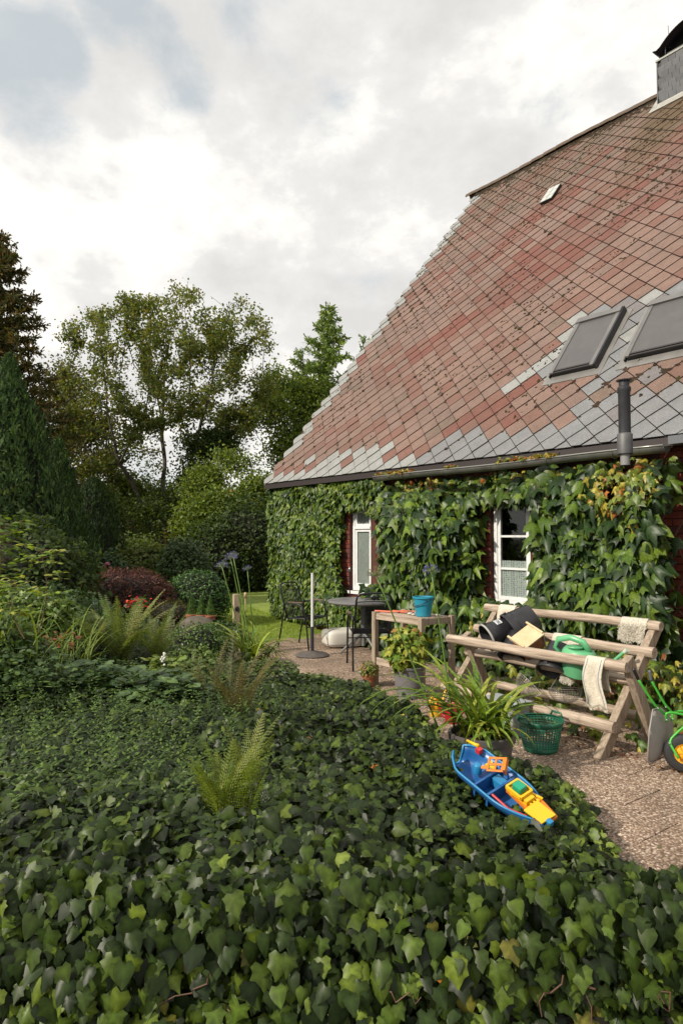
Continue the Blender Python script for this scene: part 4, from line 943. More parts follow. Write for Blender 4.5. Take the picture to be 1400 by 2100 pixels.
# cloths
def clothmat(name, c, c2, sc=60): return mat(name, c, .95, col2=c2, scale=sc, bump=.8, bscale=140)
CL = clothmat('cloth_ecru', (.50, .45, .36), (.66, .61, .52)); SHAG = clothmat('cloth_shaggy', (.36, .32, .25), (.66, .62, .54), 90)
def drape(s0, s1, n, z, r, front, back, m, label, stripes=False, shag=False, flare=.0):
    """cloth folded over a rail at (n,z)"""
    path = [(n - r - .004, z - front + q * front / 8) for q in range(9)] + [(n - r * math.cos(t), z + r * math.sin(t) + .004) for t in np.linspace(.3, math.pi - .3, 6)] + [(n + r + .004, z - q * back / 4) for q in range(5)]
    t = thing('cloth', H((s0 + s1) / 2, n, z), label, 'cloth')
    def f(a, b):
        i = b * (len(path) - 1); k_ = min(int(i), len(path) - 2); fr_ = i - k_; nn = path[k_][0] * (1 - fr_) + path[k_ + 1][0] * fr_; zz = path[k_][1] * (1 - fr_) + path[k_ + 1][1] * fr_
        drop = max(0, z - zz); s = s0 + (s1 - s0) * a; return H(s + .02 * math.sin(drop * 14) + flare * drop * (a - .5), nn - .014 * math.sin(a * 9 + drop * 6) * min(1, drop * 9), zz - .010 * math.sin(a * 12) * (1 if drop > front * .8 else 0))
    k = MB(); k.grid(f, 26, 40); build('fabric', k, m, t, smooth=True, solid=.004)
    if stripes:
        k = MB()
        for a0 in (.12, .86): k.grid(lambda a, b: tuple(np.array(f(a0 + .035 * a, b * .62)) - NV * .0035), 1, 26)
        build('stripe', k, mat('stripe_blue', (.12, .20, .28), .9), t)
    k = MB()
    for q in range(60 if not shag else 900):
        a = R.rand(); b = 0 if not shag else R.uniform(0, .8); p = np.array(f(a, b)); L_ = .02 if not shag else .022
        k.tube([p, p - ZV * L_ * .5 - NV * .006 + U * R.normal(0, .004), p - ZV * L_ - NV * R.uniform(0, .014) + U * R.normal(0, .008)], .0022 if shag else .0014, 4, False)
    build('fringe', k, m, t, kind='stuff'); return t
drape(3.03, 3.19, 4.845, .655, .047, .33, .22, CL, 'long ecru towel with blue stripes hanging over the front rail', True, flare=.12)
drape(2.98, 3.21, 5.385, .925, .044, .14, .12, SHAG, 'shaggy cream rag hanging over the right end of the top rail', shag=True)
drape(4.32, 4.52, 5.385, .925, .043, .20, .12, CL, 'smooth off-white cloth over the left end of the top rail')
drape(3.42, 3.54, 5.04, .50, .05, .07, .05, SHAG, 'small fringed rag dangling below the rack under the watering can', shag=True)
drape(3.50, 3.78, 5.235, .735, .046, .06, .08, CL, 'crumpled white cloth on the middle rail behind the watering can')
# green watering can on the rack
GRN = mat('mint_plastic', (.10, .36, .17), .32, col2=(.13, .42, .21), scale=5); GRND = mat('green_shaded_in', (.015, .09, .02), .5)
def wcan(loc, s, ang, m, label, pot_h=.20, rx=.11, ry=.09, spout_m=None, inner=GRND, long=1.0, tilt=0.0):
    t = thing('watering_can', loc, label, 'watering can'); A = rotx(tilt) @ rotz(ang) * s; L0 = np.array(loc)
    def W(x, y, z): return L0 + A @ np.array([x, y, z])
    k = MB(); n = 24; prof = [(.0, 0, 1), (.86, 0, 1), (.9, .01, 1), (1.0, pot_h * .62, 1), (1.02, pot_h * .66, 1), (1.0, pot_h * .8, 1), (.9, pot_h * .93, 1), (.72, pot_h, 1)]
    V = [W(rx * r * math.cos(t_), ry * r * math.sin(t_), z) for r, z, _ in prof for t_ in np.linspace(0, 2 * math.pi, n, endpoint=False)]
    k.add(V, [(i * n + j, i * n + (j + 1) % n, (i + 1) * n + (j + 1) % n, (i + 1) * n + j) for i in range(len(prof) - 1) for j in range(n)])
    o = build('body', k, m, t, smooth=True, autosmooth=60)
    k = MB(); k.lathe([(rx * .5 * s, 0), (rx * .55 * s, .012 * s), (rx * .44 * s, .014 * s), (rx * .40 * s, -.02 * s), (0, -.03 * s)], W(-.03, 0, pot_h * .99), 20); build('opening', k, m, t, smooth=True)
    k = MB(); k.add([W(rx * .74 * math.cos(a), ry * .74 * math.sin(a), pot_h * .995) for a in np.linspace(0, 2 * math.pi, n, endpoint=False)], [tuple(range(n))]); build('top', k, m, t)
    k = MB(); k.lathe([(0, 0), (rx * .41 * s, 0)], W(-.03, 0, pot_h * .999 + .001), 18); build('mouth', k, inner, t)  # flat disc in darker plastic, the hollow's shade put into its colour
    k = MB(); k.tube([W(x, 0, z) for x, z in ((rx * .7, pot_h * .35), (rx + .03, pot_h * .42), (rx + .09 * long, pot_h * .62), (rx + .15 * long, pot_h * 1.05), (rx + .20 * long, pot_h * 1.36))], [.030 * s, .024 * s, .017 * s, .012 * s, .012 * s], 12); sp = build('spout', k, spout_m or m, t, smooth=True, autosmooth=50)
    k = MB(); k.tube([W(rx + .195 * long, 0, pot_h * 1.32), W(rx + .215 * long, 0, pot_h * 1.44)], [.0135 * s, .016 * s], 12); build('tip', k, mat('tip_pale', (.45, .52, .42), .5) if m is GRN else m, sp)
    k = MB(); k.tube([W(x, 0, z) for x, z in ((rx * .62, pot_h * .98), (rx * .2, pot_h * 1.28), (-rx * .6, pot_h * 1.32), (-rx * 1.35, pot_h * 1.12), (-rx * 1.5, pot_h * .8), (-rx * .98, pot_h * .55))], .015 * s, 10, flat=1.5); build('handle', k, m, t, smooth=True)
    return t
wcan(PN(1184, 1384, 5.0), 1.15, -.80, GRN, 'mint green watering can sitting in the rack trough with its spout to the right', .20, .125, .10, tilt=.22)
# wire baskets
wirem = mat('wire_grey', (.32, .30, .27), .45, .5)
def wbasket(loc, r, h, label, tilt):
    t = thing('wire_basket', loc, label, 'basket'); Rm = tilt; L0 = np.array(loc)
    k = MB()
    def pt(a, b): # bowl
        rr = r * math.sin(b * math.pi / 2) ** .8; return L0 + Rm @ np.array([rr * math.cos(a), rr * math.sin(a), -h * math.cos(b * math.pi / 2)])
    for j in range(1, 11): k.tube([pt(a, j / 10) for a in np.linspace(0, 2 * math.pi, 25)], .0016 if j < 10 else .003, 4, False)
    for a in np.linspace(0, 2 * math.pi, 34, endpoint=False): k.tube([pt(a, b) for b in np.linspace(.08, 1, 9)], .0014, 4, False)
    build('mesh', k, wirem, t, kind='stuff')
    k = MB(); hp = [L0 + Rm @ np.array([r * math.cos(q), 0, r * .9 * math.sin(q)]) for q in (0, math.pi / 2 - .32, math.pi / 2 + .32, math.pi)]; k.tube(hp[:2], .002, 4); k.tube(hp[2:], .002, 4); build('handle', k, wirem, t)
    k = MB(); k.tube([hp[1], hp[2]], .012, 8); build('grip', k, mat('grip_wood', (.30, .22, .15), .7), t)
wbasket(PN(1158, 1412, 5.1), .14, .12, 'right hand wire basket with wooden grip lying under the rack', rotx(-.15) @ rotz(.2))
wbasket(PN(1088, 1400, 5.15), .13, .12, 'left hand wire basket tipped on its side under the rack', roty(.75) @ rotz(.5))
# green laundry basket
def lbasket(c):
    t = thing('laundry_basket', c, 'dark green plastic basket with square holes standing below the rack', 'basket'); gm_ = mat('basket_green', (.010, .10, .055), .35, col2=(.014, .13, .075), scale=5); L0 = np.array(c); h = .235; r0, r1 = .125, .168
    rad = lambda z: r0 + (r1 - r0) * z / h
    k = MB(); k.lathe([(0, 0), (r0, 0), (rad(.03), .03)], L0, 30); build('base', k, gm_, t, smooth=True, solid=.003)
    k = MB()
    for z in np.linspace(.03, h * .93, 11): k.lathe([(rad(z) + .001, z - .0032), (rad(z) + .004, z), (rad(z) + .001, z + .0032), (rad(z) - .002, z)] , L0, 40)
    for a in np.linspace(0, 2 * math.pi, 40, endpoint=False): k.tube([L0 + [rad(z) * math.cos(a), rad(z) * math.sin(a), z] for z in (.03, h * .95)], .0032, 4, False)
    build('lattice', k, gm_, t, kind='stuff')
    k = MB(); k.lathe([(rad(h) - .004, h - .035), (rad(h) + .003, h - .03), (rad(h) + .012, h), (rad(h) + .004, h + .004), (rad(h) - .006, h)], L0, 40); build('rim', k, gm_, t, smooth=True)
    for q in (.5, .5 + math.pi):
        k = MB(); ctr = L0 + np.array([(r1 + .005) * math.cos(q), (r1 + .005) * math.sin(q), h]); tg = np.array([-math.sin(q), math.cos(q), 0]); k.tube([ctr - tg * .06, ctr - tg * .045 + ZV * .032, ctr + tg * .045 + ZV * .032, ctr + tg * .06], .008, 8); build('handle', k, gm_, t, smooth=True)
lbasket(PZ(1108, 1538, 0.0))
# grey planter box behind the pot
t = thing('planter_box', P(1040, 1440, 5.75) * [1, 1, 0], 'pale grey stone trough under the left end of the rack', 'trough'); c = P(1035, 1440, 5.8); c[2] = .13
k = MB(); k.box(c, (.34, .22, .26), RH); build('body', k, mat('grey_stone', (.20, .21, .21), .8, col2=(.28, .29, .30), scale=12, bump=.3), t, bevel=.01)
k = MB(); k.box(c + ZV * .14, (.38, .26, .022), RH); build('lid', k, mat('grey_stone_lid', (.30, .32, .34), .6), t, bevel=.005)
# toy wheelbarrow standing upright
def barrow():
    t = thing('toy_wheelbarrow', PZ(1375, 1575, 0), 'toy wheelbarrow with green tube frame, grey tray and yellow wheel, stood upright', 'wheelbarrow')
    d0 = 4.78; q = lambda px, py, dd=0: P(px, py, d0 + dd); gr = mat('frame_green', (.05, .36, .035), .35); gy = mat('tray_grey', (.24, .225, .215), .42, col2=(.30, .285, .27), scale=5)
    # tray: outer rim loop (left) and floor loop (right)
    rim = [q(1352, 1452, .22), q(1338, 1456, .05), q(1331, 1500, -.02), q(1327, 1560, .0), q(1331, 1568, .04), q(1372, 1546, .22), q(1378, 1470, .36)]
    flo = [q(1372, 1466, .26), q(1362, 1472, .12), q(1360, 1500, .06), q(1362, 1538, .06), q(1366, 1542, .09), q(1384, 1528, .22), q(1386, 1478, .32)]
    k = MB(); n = 7
    ctr = sum(flo) / n
    k.add(rim + flo + [ctr], [(i, (i + 1) % n, n + (i + 1) % n, n + i) for i in range(n)] + [(n + i, n + (i + 1) % n, 2 * n) for i in range(n)]); o = build('tray', k, gy, t, smooth=True, solid=.006)
    o.modifiers.clear(); md = o.modifiers.new('u', 'SUBSURF'); md.levels = 2; md.render_levels = 2; md = o.modifiers.new('s', 'SOLIDIFY'); md.thickness = .006
    k = MB(); k.tube(rim + [rim[0]], .0055, 8); build('tray_rim', k, gy, o, smooth=True)
    def pipe(nm, pts, r=.0085, m=gr): 
        k = MB(); P_ = [np.array(p) for p in pts]; pp_ = []
        for i in range(len(P_) - 1):
            for s_ in np.linspace(0, 1, 6)[:-1]: pp_.append(P_[i] * (1 - s_) + P_[i + 1] * s_)
        pp_.append(P_[-1]); a = np.array(pp_)
        for _ in range(2): a[1:-1] = (a[:-2] + 2 * a[1:-1] + a[2:]) / 4
        k.tube(a, r, 9); return build(nm, k, m, t, smooth=True)
    pipe('handle_tube', [q(1307, 1392, .03), q(1343, 1448, .04), q(1364, 1466, .08)]); pipe('handle_tube', [q(1334, 1394, .25), q(1362, 1444, .25), q(1378, 1462, .26)])
    pipe('grip', [q(1298, 1371, .03), q(1308, 1393, .03)], .012, blk); pipe('grip', [q(1331, 1375, .25), q(1335, 1397, .25)], .011, mat('grip_grey', (.08, .09, .11), .5))
    pipe('leg_tube', [q(1366, 1480, .08), q(1364, 1464, .06), q(1376, 1461, .06), q(1420, 1470, .05)]); pipe('leg_tube', [q(1379, 1478, .26), q(1378, 1464, .26), q(1390, 1458, .26), q(1430, 1462, .26)])
    pipe('fork', [q(1450, 1456, .0), q(1400, 1492, .02), q(1370, 1520, .03), q(1391, 1556, -.03)]); pipe('fork', [q(1450, 1470, .2), q(1402, 1508, .2), q(1381, 1522, .2), q(1393, 1545, .12)])
    # wheel
    c = q(1402, 1545, .02); ax = np.array([-.35, -.9, .05]); fr = frame((1, 0, 0), ax); w = MB()
    w.lathe([(.066, -.03), (.11, -.034), (.128, -.02), (.132, 0), (.128, .02), (.11, .034), (.066, .03)], c, 32, fr); wh = build('wheel', w, mat('tyre_rubber', (.02, .02, .022), .7), t, smooth=True)
    w = MB(); w.lathe([(.0, .028), (.018, .03), (.05, .018), (.066, .030), (.07, .03), (.07, -.03), (.066, -.03), (.05, -.018), (0, -.028)], c, 28, fr); build('rim', w, mat('rim_yellow', (.75, .38, .01), .35), wh, smooth=True, autosmooth=35)
    w = MB()
    for i in range(6): a = i * math.pi / 3; w.box(c + fr @ np.array([.036 * math.cos(a), .036 * math.sin(a), .026]), (.045, .008, .01), fr @ rotz(a))
    build('spokes', w, mat('rim_orange', (.65, .25, .01), .4), wh)
    w = MB(); w.lathe([(0, .048), (.01, .046), (.012, .02)], c, 12, fr); build('axle_nut', w, gr, wh)
    for px, py, dd in ((1348, 1452, .03), (1364, 1450, .24), (1366, 1476, .055), (1379, 1474, .24), (1371, 1524, .01), (1382, 1521, .18)):
        k = MB(); k.lathe([(0, .012), (.0035, .009), (.0045, 0)], q(px, py, dd), 8, frame((1, 0, 0), (0, -1, 0))); build('bolt', k, mat('bolt_zinc', (.6, .6, .6), .3, .6), t)
barrow()
# toy boat
def boat():
    A = P(938, 1556, 3.72); B = P(1126, 1708, 3.27); L = np.linalg.norm(B - A); ax = (B - A) / L; nrm = np.array([-.10, -.30, 1]); nrm = nrm - ax * (nrm @ ax); nrm /= np.linalg.norm(nrm); sd = np.cross(nrm, ax)
    c0 = A; t = thing('toy_boat', (A + B) / 2, 'blue plastic toy boat with yellow deck and orange grid lying on the ivy', 'toy boat')
    W = lambda x, y, z: c0 + ax * x * L + sd * y * .115 + nrm * z * .09
    BL = mat('toy_blue', (.015, .085, .27), .32, col2=(.02, .12, .34), scale=4); BLL = mat('toy_blue_light', (.02, .20, .42), .35); OR = mat('toy_orange', (.60, .17, .01), .35); YE = mat('toy_yellow', (.75, .45, .012), .35); RD = mat('toy_red', (.5, .03, .03), .4)
    GT = mat('toy_green', (.01, .30, .17), .35)
    hw = lambda x: (0.30 + .70 * min(1, x / .16) ** .7) * (1 - max(0, (x - .55) / .45) ** 1.9) * .98 + .03
    def hull(a, b):
        x = a; y = -1 + 2 * b; y_ = y; prof = 1 - abs(y_) ** 4; w = hw(x); zz = .65 - 1.0 * prof * (1 - .25 * max(0, x - .6)) + (.25 * max(0, (.2 - x)) * 3) * abs(y_) ** 3; return W(x, y_ * w, zz)
    k = MB(); k.grid(hull, 28, 14); build('hull', k, BL, t, smooth=True, solid=.006)
    k = MB(); k.tube([hull(a, 0) for a in np.linspace(0, 1, 28)], .006, 7); k.tube([hull(a, 1) for a in np.linspace(0, 1, 28)], .006, 7); k.tube([hull(0, b) for b in np.linspace(0, 1, 12)], .006, 7); build('gunwale', k, BLL, t, smooth=True)
    for x in (.36, .50): k = MB(); k.box(W(x, 0, .12), (.012, .20, .075), np.column_stack([ax, sd, nrm])); build('bulkhead', k, BL, t)
    Rm = np.column_stack([ax, sd, nrm])
    k = MB(); k.box(W(.43, .35, .1), (.07, .05, .05), Rm); build('seat_block', k, BLL, t, bevel=.004)
    k = MB(); k.lathe([(.022, 0), (.022, .05), (.016, .055), (0, .055)], W(.22, .1, .0), 16, Rm); build('pump', k, BLL, t, smooth=True)
    # orange grid panel with four openings
    g = MB(); gc_ = W(.37, .35, 1.15); fr = frame(ax * .8 + sd * .55, -sd * .5 + nrm * .9 - ax * .1)
    for y in (-.035, 0, .035): g.box(gc_ + fr @ np.array([0, y, 0]), (.085, .011, .008), fr)
    for x in (-.039, 0, .039): g.box(gc_ + fr @ np.array([x, 0, .0005]), (.011, .081, .0085), fr)
    g.box(gc_ + fr @ np.array([-.058, -.02, 0]), (.035, .016, .008), fr); g.box(gc_ + fr @ np.array([.052, 0, 0]), (.014, .07, .03), fr); g.box(gc_ + fr @ np.array([.035, -.02, -.03]), (.012, .012, .06), fr)
    build('grid_panel', g, OR, t, bevel=.0015)
    k = MB(); k.tube([W(-.03, .72, .75), W(.06, .75, .85), W(.10, .78, .9)], [.006, .009, .012], 8); gun = build('water_cannon', k, YE, t, smooth=True); k = MB(); k.box(W(.12, .72, .7), (.03, .03, .03), Rm); build('cannon_base', k, RD, gun, bevel=.003)
    k = MB(); k.prism([(-.03, -.02), (.035, -.005), (-.03, .03)], .01, W(.30, .55, .5), Rm); build('sail_piece', k, YE, t)
    k = MB(); k.prism([(-.16, -.042), (.0, -.06), (.10, -.028), (.10, .028), (0, .05), (-.16, .04)], .018, W(.83, .25, .62), Rm); build('deck', k, OR, t, bevel=.003)
    k = MB(); k.prism([(-.055, -.055), (.05, -.05), (.055, .045), (-.055, .045)], .010, W(.90, -.02, .85), Rm); build('ramp', k, YE, t, bevel=.002)
    k = MB()
    for q in range(4): k.box(W(.72 + .0 * q, .55 - .2 * q, .78), (.12, .012, .01), Rm @ rotz(.25))
    build('slats', k, YE, t, bevel=.002)
    k = MB(); cc = W(.66, .12, 1.05)
    for a in (0, 1): k.box(cc + Rm @ np.array([-.045 if a == 0 else .045, 0, 0]), (.012, .085, .02), Rm)
    for a in (-1, 1): k.box(cc + Rm @ np.array([0, a * .04, 0]), (.09, .012, .02), Rm)
    k.box(cc + Rm @ np.array([.05, 0, -.02]), (.05, .06, .03), Rm); cab = build('cab', k, YE, t, bevel=.002)
    k = MB(); k.box(cc + Rm @ np.array([0, 0, .012]), (.055, .05, .035), Rm); build('cab_block', k, GT, cab, bevel=.006)
    k = MB(); k.tube([W(.52, -.68, .5), W(.70, -.74, .52), W(.84, -.45, .55)], .006, 6); build('red_rail', k, RD, t)
    k = MB(); k.box(W(1.0, -.1, .75), (.03, .03, .03), Rm); build('bow_block', k, BLL, t, bevel=.004)
boat()

# ------------------------------------------------------------------ pots and potted plants
def potgeo(loc, r, h, m, parent, name='pot', taper=.72, rimh=.05, rings=True):
    L0 = np.array(loc); k = MB(); prof = [(0, 0), (r * taper, 0), (r * taper, .01)]
    if rings:
        for q in range(1, 5): z = (h - rimh) * q / 5; rr = r * (taper + (.93 - taper) * z / (h - rimh)); prof += [(rr, z - .004), (rr + .004, z), (rr + .002, z + .005)]
    prof += [(r * .93, h - rimh), (r * 1.0, h - rimh + .004), (r * 1.02, h), (r * .93, h + .004), (r * .91, h - .04), (r * .86, h * .4)]
    k.lathe(prof, L0, 36); return build(name, k, m, parent, smooth=True, autosmooth=50)
def soil(loc, r, z, parent):
    k = MB(); L0 = np.array(loc); k.lathe([(0, z + .01), (r * .5, z + .008), (r, z)], L0, 24); return build('soil', k, mat('pot_soil', (.02, .013, .008), .95, col2=(.045, .03, .02), scale=60, bump=1), parent, smooth=True)
def strap(k, base, d, L, w, droop, lift=1.0, tw=0.0):
    """arching strap leaf ribbon"""
    base = np.array(base); d = np.array([math.cos(d), math.sin(d), 0]); side = np.array([-d[1], d[0], 0]); V = []; N_ = 10; p = base.copy(); el = lift
    for i in range(N_ + 1):
        t = i / N_; ww = w * (min(1, .45 + t * 1.6)) * (1 - t ** 3) + .0008
        nn = np.cross(side, d * math.cos(el) + ZV * math.sin(el)); 
        V += [p - side * ww + nn * ww * -.35, p, p + side * ww + nn * ww * -.35]
        p = p + (d * math.cos(el) + ZV * math.sin(el)) * L / N_ + side * tw * t * L / N_; el -= droop / N_ * (1 + t * .6)
    T = []
    for i in range(N_): 
        a = 3 * i; T += [(a, a + 1, a + 4), (a, a + 4, a + 3), (a + 1, a + 2, a + 5), (a + 1, a + 5, a + 4)]
    return np.array(V), np.array(T)
def agapanthus(loc, r, h, label, potm, nl, Lr, wid, stalks, center_z, pot_name='pot', group=None):
    t = thing('potted_plant', loc, label, 'potted plant', group); potgeo(loc, r, h, potm, t); soil(loc, r * .9, h - .03, t)
    for q in range(nl):
        a = R.uniform(0, 2 * math.pi); b = np.array(loc) + [R.normal(0, r * .32), R.normal(0, r * .32), h - .02]; L = R.uniform(*Lr) * (1.42 if math.cos(a) < -.3 else 1) * (.55 if math.sin(a) < -.35 else 1)
        V, T = strap(None, b, a, L, R.uniform(*wid), R.uniform(.8, 2.3), R.uniform(.85, 1.5), R.normal(0, .3))
        c = colmix(1, [(.14, .22, .022), (.10, .18, .02), (.20, .27, .03), (.25, .29, .04)])[0]; C = np.tile(c, (len(V), 1)); C[::3] *= .85; tipf = np.linspace(0, 1, 11).repeat(3)[:, None]; 
        if R.rand() < .15: C = C * (1 - tipf ** 4) + np.array([.30, .22, .04]) * tipf ** 4
        tri_mesh('leaf', V, T, LEAF, C, t, smooth=True)
    for (pb_, pt_, hr, dd, colr) in stalks:
        pb_ = np.array(pb_); pt_ = np.array(pt_); k = MB(); k.tube([pb_ * (1 - u) + pt_ * u + np.array([0, 0, 0]) + ZV * .02 * math.sin(u * 3) for u in np.linspace(0, 1, 8)], np.linspace(.0075, .0045, 8), 7); stx = build('flower_stalk', k, mat('stalk_green', (.11, .19, .04), .45), t, smooth=True)
        ps = []; n = 46; dr = rsph(n); dr[:, 2] = np.abs(dr[:, 2]) * .9 - .1; dr = unit(dr); Ls = R.uniform(.65, 1.0, n) * hr
        km = MB()
        for a in range(n): km.tube([pt_, pt_ + dr[a] * Ls[a]], .0011, 3, False)
        build('pedicels', km, mat('pedicel', (.16, .22, .05), .5), stx, kind='stuff')
        pos = pt_ + dr * Ls[:, None]
        pr = [];
        for rep_ in range(4): pr.append(scatter(OVAL, pos, rsph(n) + dr * .3, dr + rsph(n) * .5, R.uniform(.3, .5, n) * hr * .75, colmix(n, colr), .45))
        V, T, C = cat(pr); tri_mesh('florets', V, T, PETAL, C, stx, kind='stuff')
    return t
VIO = [(.16, .15, .42), (.22, .20, .50), (.12, .12, .34), (.20, .24, .08)]; GRY = [(.22, .25, .06), (.28, .26, .09), (.2, .18, .3)]
potG = mat('pot_grey', (.085, .075, .075), .55, col2=(.12, .11, .11), scale=6)
pl_loc = np.array([.955, 4.70, 0])
agapanthus(pl_loc, .225, .315, 'agapanthus with arching leaves in a wide grey pot at the edge of the paving', potG, 108, (.40, .70), (.012, .022),
           [(pl_loc + [-.18, .05, .33], P(884, 1172, 4.6), .05, 0, VIO), (pl_loc + [-.28, .05, .30], P(770, 1180, 4.65), .055, 0, GRY)], .4)
p2 = P(515, 1357, 7.25); p2[2] = 0.0
agapanthus(p2, .21, .325, 'agapanthus with violet flowers in a dark pot between the bed and the patio', mat('pot_dark', (.06, .06, .065), .5, col2=(.10, .10, .11), scale=7), 80, (.40, .66), (.011, .019),
           [(p2 + [0, 0, .33], P(473, 1146, 7.15), .065, 0, VIO), (p2 + [-.05, 0, .33], P(455, 1162, 7.1), .065, 0, VIO), (p2 + [.05, 0, .33], P(507, 1168, 7.3), .045, 0, VIO), (p2 + [.02, 0, .33], P(478, 1140, 7.35), .05, 0, VIO)], .4)
# dish beside the pot
c = PZ(590, 1384, .06); k = MB(); k.lathe([(0, .0), (.10, 0), (.125, .05), (.12, .05), (.097, .008), (0, .008)], c, 26); tag(build('dish', k, mat('dish_green', (.13, .17, .15), .5), smooth=True, base=c), 'shallow grey-green dish on the paving beside the ivy', 'dish')
# potting bench
def bench():
    s0, s1, n0, n1, zt = 5.18, 5.93, 4.92, 5.36, .80; t = thing('potting_bench', H(5.55, 5.1, 0), 'weathered wooden side table carrying a blue bucket in front of the vine', 'table')
    for s, n in ((s0, n0), (s1, n0), (s0, n1), (s1, n1)): k = MB(); wbox(k, s - .028, s + .028, n - .028, n + .028, -.01, zt + .005); build('leg', k, WOODP, t, bevel=.004)
    for a, b in (((s0 + .03, s1 - .03), (n0 - .012, n0 + .012)), ((s0 + .03, s1 - .03), (n1 - .012, n1 + .012))): k = MB(); wbox(k, *a, *b, zt - .075, zt - .008); build('apron', k, WOODL, t, bevel=.003)
    for s in (s0, s1): k = MB(); wbox(k, s - .012, s + .012, n0 + .03, n1 - .03, zt - .075, zt - .008); build('apron', k, WOODP, t, bevel=.003)
    for q in range(5): a = n0 + .03 + q * (n1 - n0 - .06) / 5; k = MB(); wbox(k, s0 + .03, s1 - .03, a + .003, a + (n1 - n0 - .06) / 5 - .003, zt - .022, zt - .004); build('top_board', k, WOODL, t, bevel=.002)
    k = MB(); wbox(k, s0 + .03, s1 - .03, n0 - .01, n0 + .01, .22, .30); build('stretcher', k, WOODL, t, bevel=.003)
    k = MB(); wbox(k, s1 - .01, s1 + .01, n0 + .03, n1 - .03, .22, .30); build('stretcher', k, WOODP, t, bevel=.003)
bench()
bl = H(5.33, 5.09, .80) ; BLU = mat('bucket_blue', (.02, .22, .33), .35, col2=(.025, .26, .38), scale=4)
t = thing('bucket', bl, 'turquoise blue bucket with dark handle on the wooden side table', 'bucket')
k = MB(); k.lathe([(0, 0), (.078, 0), (.082, .01), (.104, .20), (.114, .204), (.114, .192), (.116, .19), (.116, .207), (.10, .207), (.076, .012), (0, .012)], bl, 32); build('bowl', k, BLU, t, smooth=True, autosmooth=45)
k = MB(); hp = [bl + RH @ rotz(-.35) @ np.array([.112 * math.cos(a), .112 * math.sin(a), .165 - .055 * math.sin(-a)]) for a in np.linspace(0, -math.pi, 15)]; k.tube(hp, .0045, 7); build('handle', k, mat('handle_navy', (.01, .015, .05), .4), t, smooth=True)
for i, (s, n, a, L, c_) in enumerate(((5.82, 5.02, .4, .34, (.55, .10, .04)), (5.72, 5.1, -.2, .30, (.5, .13, .05)), (5.68, 5.22, .1, .26, (.45, .12, .05)))):
    t = thing('garden_tool', H(s, n, .80), ['orange handled tool nearest the left front corner of the side table', 'orange tool lying in the middle of the side table top', 'orange tool at the back of the side table top'][i], 'tool'); Rm = RH @ rotz(a)
    c = H(s, n, .808); k = MB(); k.tube([c + Rm @ np.array([-L / 2, 0, 0]), c, c + Rm @ np.array([L / 2, .02, .012])], [.009, .011, .008], 7); k.box(c + Rm @ np.array([-L / 2 + .04, .02, .003]), (.08, .03, .006), Rm @ rotz(.3)); build('handle', k, mat('tool_orange%d' % i, c_, .5), t)
    k = MB(); k.prism([(0, -.02), (.09, -.028), (.12, 0), (.09, .028), (0, .02)], .004, c + Rm @ np.array([L / 2, .02, .012]), Rm); build('blade', k, zinc, t)
for i, (s, n, r) in enumerate(((5.50, 5.06, .03), (5.46, 5.14, .036), (5.44, 5.05, .022), (5.24, 5.2, .03))):
    me = bpy.data.meshes.new('pebble'); c = H(s, n, .80 + r * .45); k = MB(); V = rsph(1); ic = MB(); ic.lathe([(0, -.45)] + [(math.cos(q), .45 * math.sin(q)) for q in np.linspace(-1.3, 1.3, 6)] + [(0, .45)], (0, 0, 0), 10); ic.v = [tuple(np.array(v) * r * [1.2, .9, 1] + c) for v in ic.v]
    tag(build('pebble', ic, mat('pebble_white', (.45, .42, .36), .7, col2=(.58, .55, .49), scale=20), smooth=True, base=c), ['pale pebble left of the others on the side table', 'largest pale pebble on the side table', 'smallest pebble lying right by the blue bucket', 'pale pebble behind the right of the blue bucket'][i], 'pebble')
# leafy pot plants
def leafball(c, r, n, size, cols, parent, m=LEAF, tmpl=OVAL, ws=1.3, name='foliage', up=.5, wts=None):
    d = rsph(n); rad = R.rand(n) ** .4; lump = np.array([1 + .22 * noise2(a[0] * 2.2, a[1] * 2.2, a[2] * 2.2 + r[0] * 7) for a in d])
    pos = np.array(c) + d * rad[:, None] * lump[:, None] * np.array(r); nr = d * .7 + rsph(n) * .6 + ZV * up; tip = d + rsph(n) * .6 - ZV * .2
    V, T, C = scatter(tmpl, pos, nr, tip, R.uniform(size[0], size[1], n), colmix(n, cols, wts), ws); return tri_mesh(name, V, T, m, C, parent, kind='stuff')
def branches(c, base, n, parent, r=.006, m=None, spread=1.0):
    k = MB()
    for q in range(n): d = rsph(1)[0]; d[2] = abs(d[2]); e = np.array(c) + d * spread; k.tube([np.array(base), (np.array(base) + e) / 2 + ZV * .04, e], [r, r * .7, r * .3], 5)
    return build('stem', k, m or twig_m, parent)
g1 = np.array([*P(838, 1400, 7.05)[:2], 0]); t = thing('potted_plant', g1, 'yellow-green leafy shrub in a tall grey pot before the side table', 'potted plant')
potgeo(g1, .165, .32, mat('pot_tall_grey', (.13, .125, .13), .55, col2=(.17, .165, .17), scale=5), t, rings=False, taper=.7, rimh=.02); soil(g1, .14, .29, t)
branches(g1 + [0, 0, .45], g1 + [0, 0, .28], 9, t, .006, None, .2); leafball(g1 + [-.02, 0, .50], (.21, .19, .24), 620, (.05, .095), [(.17, .22, .025), (.24, .24, .03), (.10, .17, .02), (.28, .14, .03)], t, tmpl=T_VINE[1], ws=1, wts=(4, 3, 4, 1))
g2 = PZ(756, 1408, 0); t = thing('potted_plant', g2, 'small bushy plant in a terracotta pot beside the side table leg', 'potted plant'); TER = mat('terracotta', (.30, .10, .05), .8, col2=(.38, .14, .075), scale=9, bump=.15)
